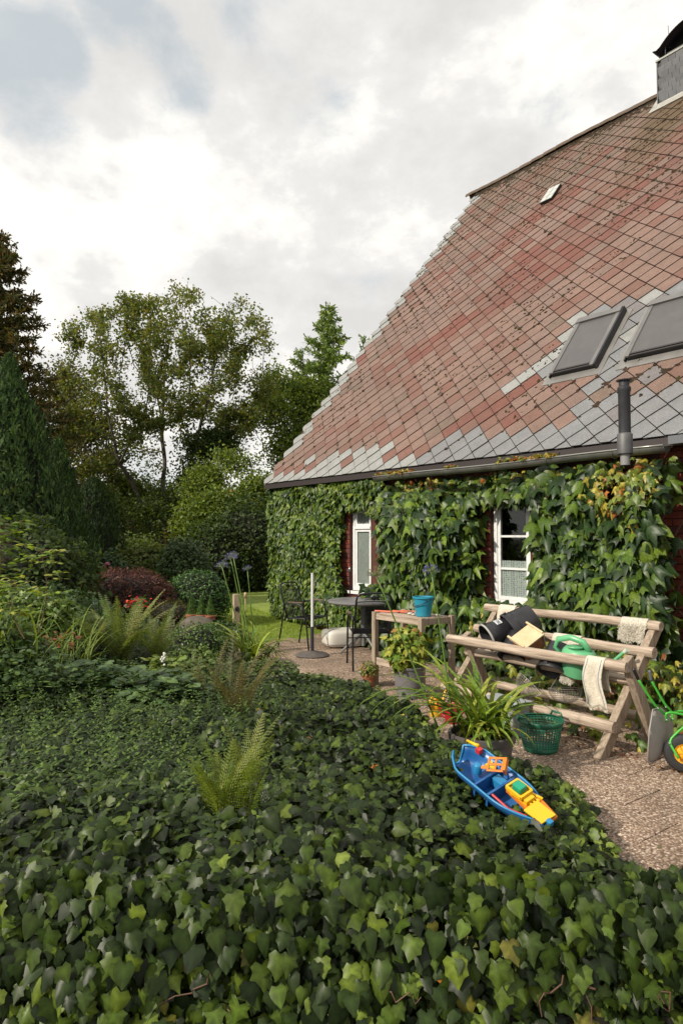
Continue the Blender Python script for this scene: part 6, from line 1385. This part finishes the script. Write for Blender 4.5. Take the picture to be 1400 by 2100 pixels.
def dome(px0, px1, ytop, ybot, d, n, depth, shell=.0, prof=None):
    """attraction points filling a crown that spans these directions at this distance"""
    out = []
    while len(out) < n:
        u = R.uniform(-1, 1); px = (px0 + px1) / 2 + u * (px1 - px0) / 2; yt = ytop(px) if callable(ytop) else ytop + (ybot - ytop) * .35 * abs(u) ** 2.5; yb = ybot(px) if callable(ybot) else ybot
        v = R.rand() ** 1.0; py = yt + (yb - yt) * v; dy = R.uniform(-1, 1) * depth * math.sqrt(max(0, 1 - u * u)); out.append(P(px, py, d + dy))
    return np.array(out)
ASH = [(.12, .145, .03), (.16, .175, .035), (.085, .11, .03), (.19, .17, .04), (.08, .13, .035)]
def ytop(px): return float(np.interp(px, [100, 140, 180, 240, 300, 370, 380, 430, 500, 545, 570], [735, 660, 640, 605, 600, 572, 572, 612, 602, 640, 700]))
def ybot(px): return float(np.interp(px, [100, 150, 250, 330, 400, 500, 570], [900, 990, 960, 880, 860, 900, 860]))
D1 = 24.0; at_ = dome(103, 568, ytop, ybot, D1, 1500, 3.0)
b = P(335, 1150, D1); b[2] = 0
broadtree('ash_tree', b, at_, 'large open-crowned tree with many spreading limbs in the middle distance', 44000, (.07, .14), ASH, (4, 4, 3, 2, 3), rtip=.016, spread=.15, step=.34, infl=7, kill=.5, trunk_h=1.2, stems=((-.75, .1, 3.4), (-.35, -.3, 4.2), (-.05, .2, 4.6), (.28, -.1, 4.4), (.6, .2, 3.6), (-.9, -.2, 2.4)), bias=(0, 0, .10), wob=.10, minr=.026, hang=.5)
def blobs(lst, n):
    out = []
    for (px, py, rx, ry, d) in lst:
        k = int(n * rx * ry / sum(a[2] * a[3] for a in lst)) + 1; u = rsph(k) * (R.rand(k, 1) ** .33)
        for q in u: out.append(P(px + q[0] * rx, py + q[2] * ry, d + q[1] * rx / 1400 * d * .8))
    return np.array(out)
MID = [(.10, .15, .025), (.14, .19, .035), (.07, .11, .022), (.18, .22, .04)]
DRK = [(.05, .08, .02), (.07, .105, .025), (.035, .06, .018)]
def bt(name, px, d, bl, lab, n, ls, cols, nattr=260, spread=.22, m=LEAFM, tmpl=DIAM, grp=None, **kw):
    b = P(px, 1150, d); b[2] = 0; kk = dict(step=.35, infl=5, kill=.6, trunk_h=1.0, minr=.05, rtip=.014); kk.update(kw); return broadtree(name, b, blobs(bl, nattr), lab, n, ls, cols, None, spread=spread, m=m, tmpl=tmpl, group=grp, **kk)
bt('broadleaf_tree', 440, 19.5, [(450, 1030, 85, 75, 19.5), (470, 960, 70, 45, 20), (520, 1040, 45, 90, 19), (400, 1070, 45, 60, 19)], 'dense bushy green tree left of the house corner', 42000, (.07, .12), MID, spread=.26)
bt('broadleaf_tree', 420, 23, [(430, 920, 50, 50, 23), (390, 970, 40, 45, 22.5), (350, 1040, 45, 45, 22)], 'dark dense tree standing behind the bushy one under the open crown', 15000, (.08, .13), DRK, spread=.28)
bt('broadleaf_tree', 250, 20, [(255, 1085, 75, 60, 20), (200, 1060, 60, 60, 20.5), (300, 1060, 40, 55, 20)], 'light green bushy tree above the purple maple', 26000, (.06, .11), [(.06, .09, .02), (.09, .125, .025), (.045, .07, .018)], spread=.26)
bt('broadleaf_tree', 565, 27, [(560, 830, 48, 75, 27), (600, 890, 60, 55, 27), (520, 880, 50, 60, 27), (650, 850, 45, 60, 28)], 'fine leaved tree between the large open tree and the larch', 20000, (.09, .15), [(.15, .21, .04), (.20, .26, .05), (.10, .15, .035)], spread=.34, infl=8, trunk_h=4, step=.5)
bt('broadleaf_tree', 300, 27, [(260, 990, 60, 50, 27), (330, 1000, 55, 55, 27), (210, 1020, 50, 50, 26.5)], 'light green bushy tree filling the low gap under the large open crown', 15000, (.09, .15), MID, spread=.34, infl=8, trunk_h=1.5, step=.45)
bt('broadleaf_tree', 160, 27, [(150, 860, 55, 110, 27), (200, 980, 50, 60, 26)], 'brownish green tree behind the left conifers', 14000, (.10, .16), [(.07, .075, .02), (.05, .06, .018), (.10, .08, .025)], spread=.4, infl=8, trunk_h=4, step=.5)
cy = P(378, 1175, 14.5); bush('laurel_shrub', [cy[0], cy[1], 1.0], (.55, .5, .6), 5200, (.05, .09), [(.06, .10, .03), (.09, .13, .05), (.04, .07, .02)], 'light shrub with pale leaf tips behind the boxwood ball', core=.7)
for i, (px, py, d, rx, rz, cols, lab) in enumerate(((500, 1140, 17.5, 1.1, 1.5, DRK, 'dark hedge shrub at the house corner behind the lawn'), (440, 1165, 17, .9, 1.2, DRK, 'dark hedge shrub behind the boxwood ball'), (300, 1180, 15.5, 1.0, .7, [(.07, .11, .02), (.12, .14, .03)], 'yellow-green low shrub between the brick house and the purple maple'),
        (540, 1180, 19, 1.0, 1.4, MID, 'green shrub just past the vine covered corner'), (150, 1150, 16, 1.2, 1.3, DRK, 'dark shrub right of the clipped conifer'), (20, 1190, 9.8, 1.2, .9, DRK, 'dark shrub below the tall cypress at the left edge'), (-140, 1100, 12, 2.0, 2.2, DRK, 'big dark shrub outside the left edge'))):
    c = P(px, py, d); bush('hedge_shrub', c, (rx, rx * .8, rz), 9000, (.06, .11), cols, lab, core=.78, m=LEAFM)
# far wood closing the view
t = None; n = 60000; ps = np.column_stack([R.uniform(-45, 30, n), R.uniform(44, 56, n), np.zeros(n)]); hh = np.array([3.8 + 2.2 * noise2(a * .12, 0, 3) + 1.2 * noise2(a * .5, 0, 5) for a in ps[:, 0]]); ps[:, 2] = hh * R.rand(n) ** .7
V, T, C = scatter(DIAM, ps, rsph(n) - [0, .8, 0], rsph(n), R.uniform(.25, .5, n), colmix(n, DRK + MID), 1.4); tag(tri_mesh('far_wood', V, T, LEAFM, C, None, kind='stuff'), 'dark line of woodland far behind the garden trees', 'woodland')
# conifers
def cone_tree(name, px, d, ytop_, rbase, n, size, cols, label, power=.8, tmpl=SPRAY, ws=.6, z0=.0, core=.66, up=.7):
    b = P(px, 1150, d); b[2] = 0; zt = P(px, ytop_, d)[2]; t = thing(name, b, label, 'tree'); k = MB(); k.tube([b, b + ZV * zt * .5, b + ZV * zt * .97], [.12, .07, .01], 8); build('trunk', k, bark, t)
    h = R.rand(n) ** 1.25; h = 1 - (1 - R.rand(n)) ** .75; h = R.rand(n) ** 1.3; a = R.uniform(0, 6.2832, n); lum = np.array([1 + .36 * noise2(math.cos(q) * 2.2, math.sin(q) * 2.2, w * 5 + px) + .34 * noise2(math.cos(q) * 6, math.sin(q) * 6, w * 16) for q, w in zip(a, h)])
    rr = rbase * (1 - h) ** power * lum * (1 - .25 * R.rand(n) ** 2) * np.minimum(1, .55 + h * 5); out = np.column_stack([np.cos(a), np.sin(a), np.zeros(n)]); ps = b + out * rr[:, None] + ZV * (z0 + h * (zt - z0))[:, None]
    V, T, C = scatter(tmpl, ps, out + rsph(n) * .5, out * .5 + ZV * up + rsph(n) * .3, R.uniform(*size, n), colmix(n, cols, None, .3), ws); tri_mesh('crown', V, T, LEAFN, C, t, kind='stuff')
    if core: k = MB(); k.lathe([(rbase * core * (1 - q) ** power * min(1, .55 + q * 5), z0 + q * (zt - z0) * .96) for q in np.linspace(0, 1, 14)], b, 20); build('dark_core', k, mat('dark_inside', (.012, .014, .008), .95), t, smooth=True)  # solid dark core added; the crown's inner shade is put into its colour
    return t
TH = [(.035, .07, .022), (.05, .095, .028), (.08, .13, .035), (.022, .045, .016)]
cone_tree('cypress', 12, 12.5, 735, 1.75, 26000, (.07, .15), TH, 'tall dense dark green cypress at the left edge', .85)
cone_tree('cypress', 118, 14.0, 905, 1.05, 12000, (.07, .13), TH, 'shorter dark cypress right of the tall one', .8)
cone_tree('yew', 190, 15.5, 985, .95, 9000, (.06, .12), [(.02, .04, .012), (.03, .05, .015)], 'rounded dark yew right of the cypresses', .5)
def spruce(px, d, ytop_, rb, nb, label, cols, droop=.15, nsz=(.06, .13), zlow=.1, lens=1.0, needles=46, name='larch', up=.25):
    b = P(px, 1150, d); b[2] = 0; zt = P(px, ytop_, d)[2]; t = thing(name, b, label, 'tree'); k = MB(); k.tube([b, b + ZV * zt * .5, b + ZV * zt], [.16, .09, .01], 8); build('trunk', k, bark, t)
    pr = []; kb = MB()
    for q in range(nb):
        h = zlow + (1 - zlow) * (q + R.rand()) / nb; a = R.uniform(0, 6.2832); L = rb * (1 - h) ** .75 * R.uniform(.6, 1.1) + .15; d0 = np.array([math.cos(a), math.sin(a), up - droop * (1 - h) * 2]); p0 = b + ZV * zt * h; pts = [p0 + d0 * L * u + ZV * (.25 * u * u * L * .6) for u in np.linspace(0, 1, 6)]; kb.tube(pts, [.022 * (1 - h) + .008, .014, .01, .008, .006, .003], 4, False)
        pts = np.array(pts); nn_ = max(6, int(needles * L / rb * 1.6)); u = R.uniform(.1, 1, nn_) * 5; i = np.minimum(4, u.astype(int)); pp2 = pts[i] + (pts[i + 1] - pts[i]) * (u - i)[:, None]; sd = rsph(nn_) * .8 + unit(d0) * .5 - ZV * .15; wid = .10 * L * (1 - u / 6); pos = pp2 + rsph(nn_) * wid[:, None]
        pr.append(scatter(SPRAY, pos, rsph(nn_) + ZV * .5, sd, R.uniform(*nsz, nn_), colmix(nn_, cols, None, .3), .55))
    build('limbs', kb, bark, t, kind='stuff'); V, T, C = cat(pr); tri_mesh('crown', V, T, LEAFN, C, t, kind='stuff')
LAR = [(.15, .22, .05), (.20, .26, .06), (.10, .16, .045)]
spruce(672, 29, 628, 3.0, 190, 'taller pointed larch rising behind the roof verge', LAR, nsz=(.14, .30), needles=150)
spruce(745, 31, 690, 2.2, 90, 'tip of a second larch just showing over the roof verge', LAR, nsz=(.12, .26), needles=80)
spruce(620, 28, 715, 2.4, 100, 'shorter bushy larch left of the pointed one', LAR, nsz=(.12, .24), needles=110)
SPR = [(.08, .075, .02), (.055, .065, .02), (.14, .09, .03), (.04, .05, .018)]
spruce(-10, 19, 485, 2.9, 300, 'tall dark spruce with brownish branches at the upper left edge', SPR, nsz=(.12, .24), needles=170, name='spruce', up=.1)
spruce(75, 22, 760, 2.6, 120, 'dark spruce behind the tall cypress', SPR, nsz=(.10, .22), needles=110, name='spruce', up=.1)
# ------------------------------------------------------------------ distant brick house
def farhouse():
    c = P(300, 1150, 31); c[2] = 0; t = thing('brick_house', c, 'distant red brick house with white roof boards glimpsed through the trees', 'house'); br = mat('far_brick', (.24, .07, .04), .85, col2=(.33, .11, .07), scale=6); rt = mat('far_roof', (.25, .08, .055), .8, col2=(.34, .13, .09), scale=5)
    hx, zr, ze = 3.2, 3.35, .9; k = MB(); y0, y1 = c[1] - 1.5, c[1] + 8
    a, bb, e = c[0] - hx, c[0] + hx, c[0] + .55
    k.add([(a, y0, 0), (bb, y0, 0), (bb, y0, ze), (e, y0, zr - .1), (a, y0, ze)], [(0, 1, 2, 3, 4)]); k.add([(a, y0, 0), (a, y1, 0), (a, y1, ze), (a, y0, ze)], [(0, 3, 2, 1)]); k.add([(bb, y0, 0), (bb, y1, 0), (bb, y1, ze), (bb, y0, ze)], [(0, 1, 2, 3)]); build('wall', k, br, t)
    for (xa, sg) in ((a, -1), (bb, 1)):
        k = MB(); V = [np.array(v, float) for v in ((e, y0 - .3, zr), (xa + sg * .3, y0 - .3, ze - .2), (xa + sg * .3, y1, ze - .2), (e, y1, zr))]; k.add(V + [v - ZV * .15 for v in V], [(0, 1, 2, 3), (7, 6, 5, 4), (0, 4, 5, 1), (1, 5, 6, 2), (2, 6, 7, 3)]); rf_ = build('roof', k, rt, t)
        for q in range(14):
            for w in range(10):
                p = V[0] + (V[1] - V[0]) * (q + .5) / 14 + (V[3] - V[0]) * (w + .5) / 10; k = MB(); ex_ = unit(V[1] - V[0]); Rr = np.column_stack([ex_, [0, 1, 0], np.cross(ex_, [0, 1, 0])]); 
                if w < 4: k.box(p + Rr[:, 2] * (.03 if Rr[2, 2] > 0 else -.03), (np.linalg.norm(V[1] - V[0]) / 14 * .95, .9, .04), Rr @ roty(.05)); build('tile_row', k, rt, rf_)
    wm = mat('far_white', (.75, .75, .72), .5)
    k = MB(); k.tube([(e, y0 - .34, zr + .02), (bb + .3, y0 - .34, ze - .18)], .07, 4); build('barge_board', k, wm, t); k = MB(); k.tube([(a - .3, y0 - .34, ze - .18), (e, y0 - .34, zr + .02)], .05, 4); build('barge_board', k, wm, t)
    for xx in (-1.2, .9):
        k = MB(); k.box([c[0] + xx, y0 - .02, 1.1], (.7, .06, .9)); w_ = build('window', k, wm, t); k = MB(); k.box([c[0] + xx, y0 - .06, 1.1], (.58, .02, .78)); build('pane', k, mat('far_glass', (.03, .03, .035), .1), w_)
    # dormer gable with white boards, set a little nearer
    dx = P(300, 1120, 29.2); g0 = np.array([dx[0] - .75, dx[1], 1.15]); k = MB(); k.add([g0, g0 + [1.9, 0, 0], g0 + [1.9, 0, .5], g0 + [.85, 0, 1.55], g0 + [0, 0, .9]], [(0, 1, 2, 3, 4)]); k.add([g0 + [0, 2, 0], g0 + [1.9, 2, 0], g0 + [1.9, 2, .5], g0 + [.85, 2, 1.55], g0 + [0, 2, .9]], [(4, 3, 2, 1, 0)]); k.add([g0 + [0, 0, .9], g0 + [.85, 0, 1.55], g0 + [.85, 2, 1.55], g0 + [0, 2, .9]], [(0, 1, 2, 3)]); k.add([g0 + [1.9, 0, .5], g0 + [.85, 0, 1.55], g0 + [.85, 2, 1.55], g0 + [1.9, 2, .5]], [(3, 2, 1, 0)]); build('gable', k, br, t)
    k = MB(); k.tube([g0 + [.85, -.05, 1.5], g0 + [1.55, -.05, .75]], .055, 4); build('barge_board', k, wm, t); k = MB(); k.tube([g0 + [-.35, -.3, 1.15], g0 + [.65, -.3, 0.0]], .055, 4); build('barge_board', k, wm, t)
farhouse()
c = P(470, 1080, 34); t = thing('brick_barn', [c[0], c[1], 0], 'reddish brick building behind the hedge near the house corner', 'barn'); k = MB(); k.box([c[0] + .6, c[1] + 2, 1.4], (5, 4, 2.8)); build('wall', k, MATS['far_brick'], t); k = MB(); k.prism([(-2.3, 0), (2.3, 0), (0, 1.3)], 5.4, [c[0] + .6, c[1] + 2, 2.8], np.column_stack([[0, 1, 0], [0, 0, 1], [1, 0, 0]])); build('roof', k, MATS['far_roof'], t)
# fuller planting at the left of the bed
for (px, py, d, r_, cols, n, sz, lab) in ((40, 1262, 5.6, (.42, .35, .20), [(.09, .15, .03), (.13, .20, .035), (.06, .10, .02)], 2600, (.04, .07), 'fresh green leafy shrub behind the long grass at the left'),
        (150, 1300, 6.2, (.36, .3, .20), [(.07, .12, .03), (.10, .16, .04)], 2200, (.035, .06), 'rounded green perennial between the long grass and the large fern'),
        (-30, 1330, 4.4, (.35, .3, .22), [(.05, .09, .02), (.08, .13, .03)], 1800, (.035, .06), 'dark green leafy shrub cut by the left edge beside the grass'),
        (395, 1360, 6.0, (.22, .2, .14), [(.09, .14, .03), (.13, .19, .04)], 900, (.03, .05), 'small light green perennial between ferns and dark pot'),
        (250, 1150, 17.5, (1.2, .9, .65), [(.07, .11, .025), (.10, .15, .03), (.12, .15, .03)], 5200, (.06, .10), 'loose green shrub half hiding the distant brick house')):
    c = P(px, py, d); bush('leafy_shrub', c, r_, n, sz, cols, lab, core=.62, lump=.3)
fern(BH(180, 1345), 'young bright fern between the grass and the large fern', 14, (.3, .45), (.05, .07), FG, .5)
# loose litter on the slabs and moss in the joints
n = 900; s_ = R.uniform(1.2, 9.2, n); n_ = 3.2 + (R.rand(n) ** .7) * 3.2; ps = s_[:, None] * U + n_[:, None] * NV + ZV * .004; V, T, C = scatter(OVAL, ps, ZV + rsph(n) * .3, rsph(n), R.uniform(.008, .028, n), colmix(n, [(.16, .09, .04), (.10, .06, .03), (.10, .13, .03), (.24, .17, .06)])); tag(tri_mesh('leaf_litter', V, T, LEAFM, C, None, kind='stuff'), 'small dry leaf bits scattered thinly over the washed concrete paving', 'litter')
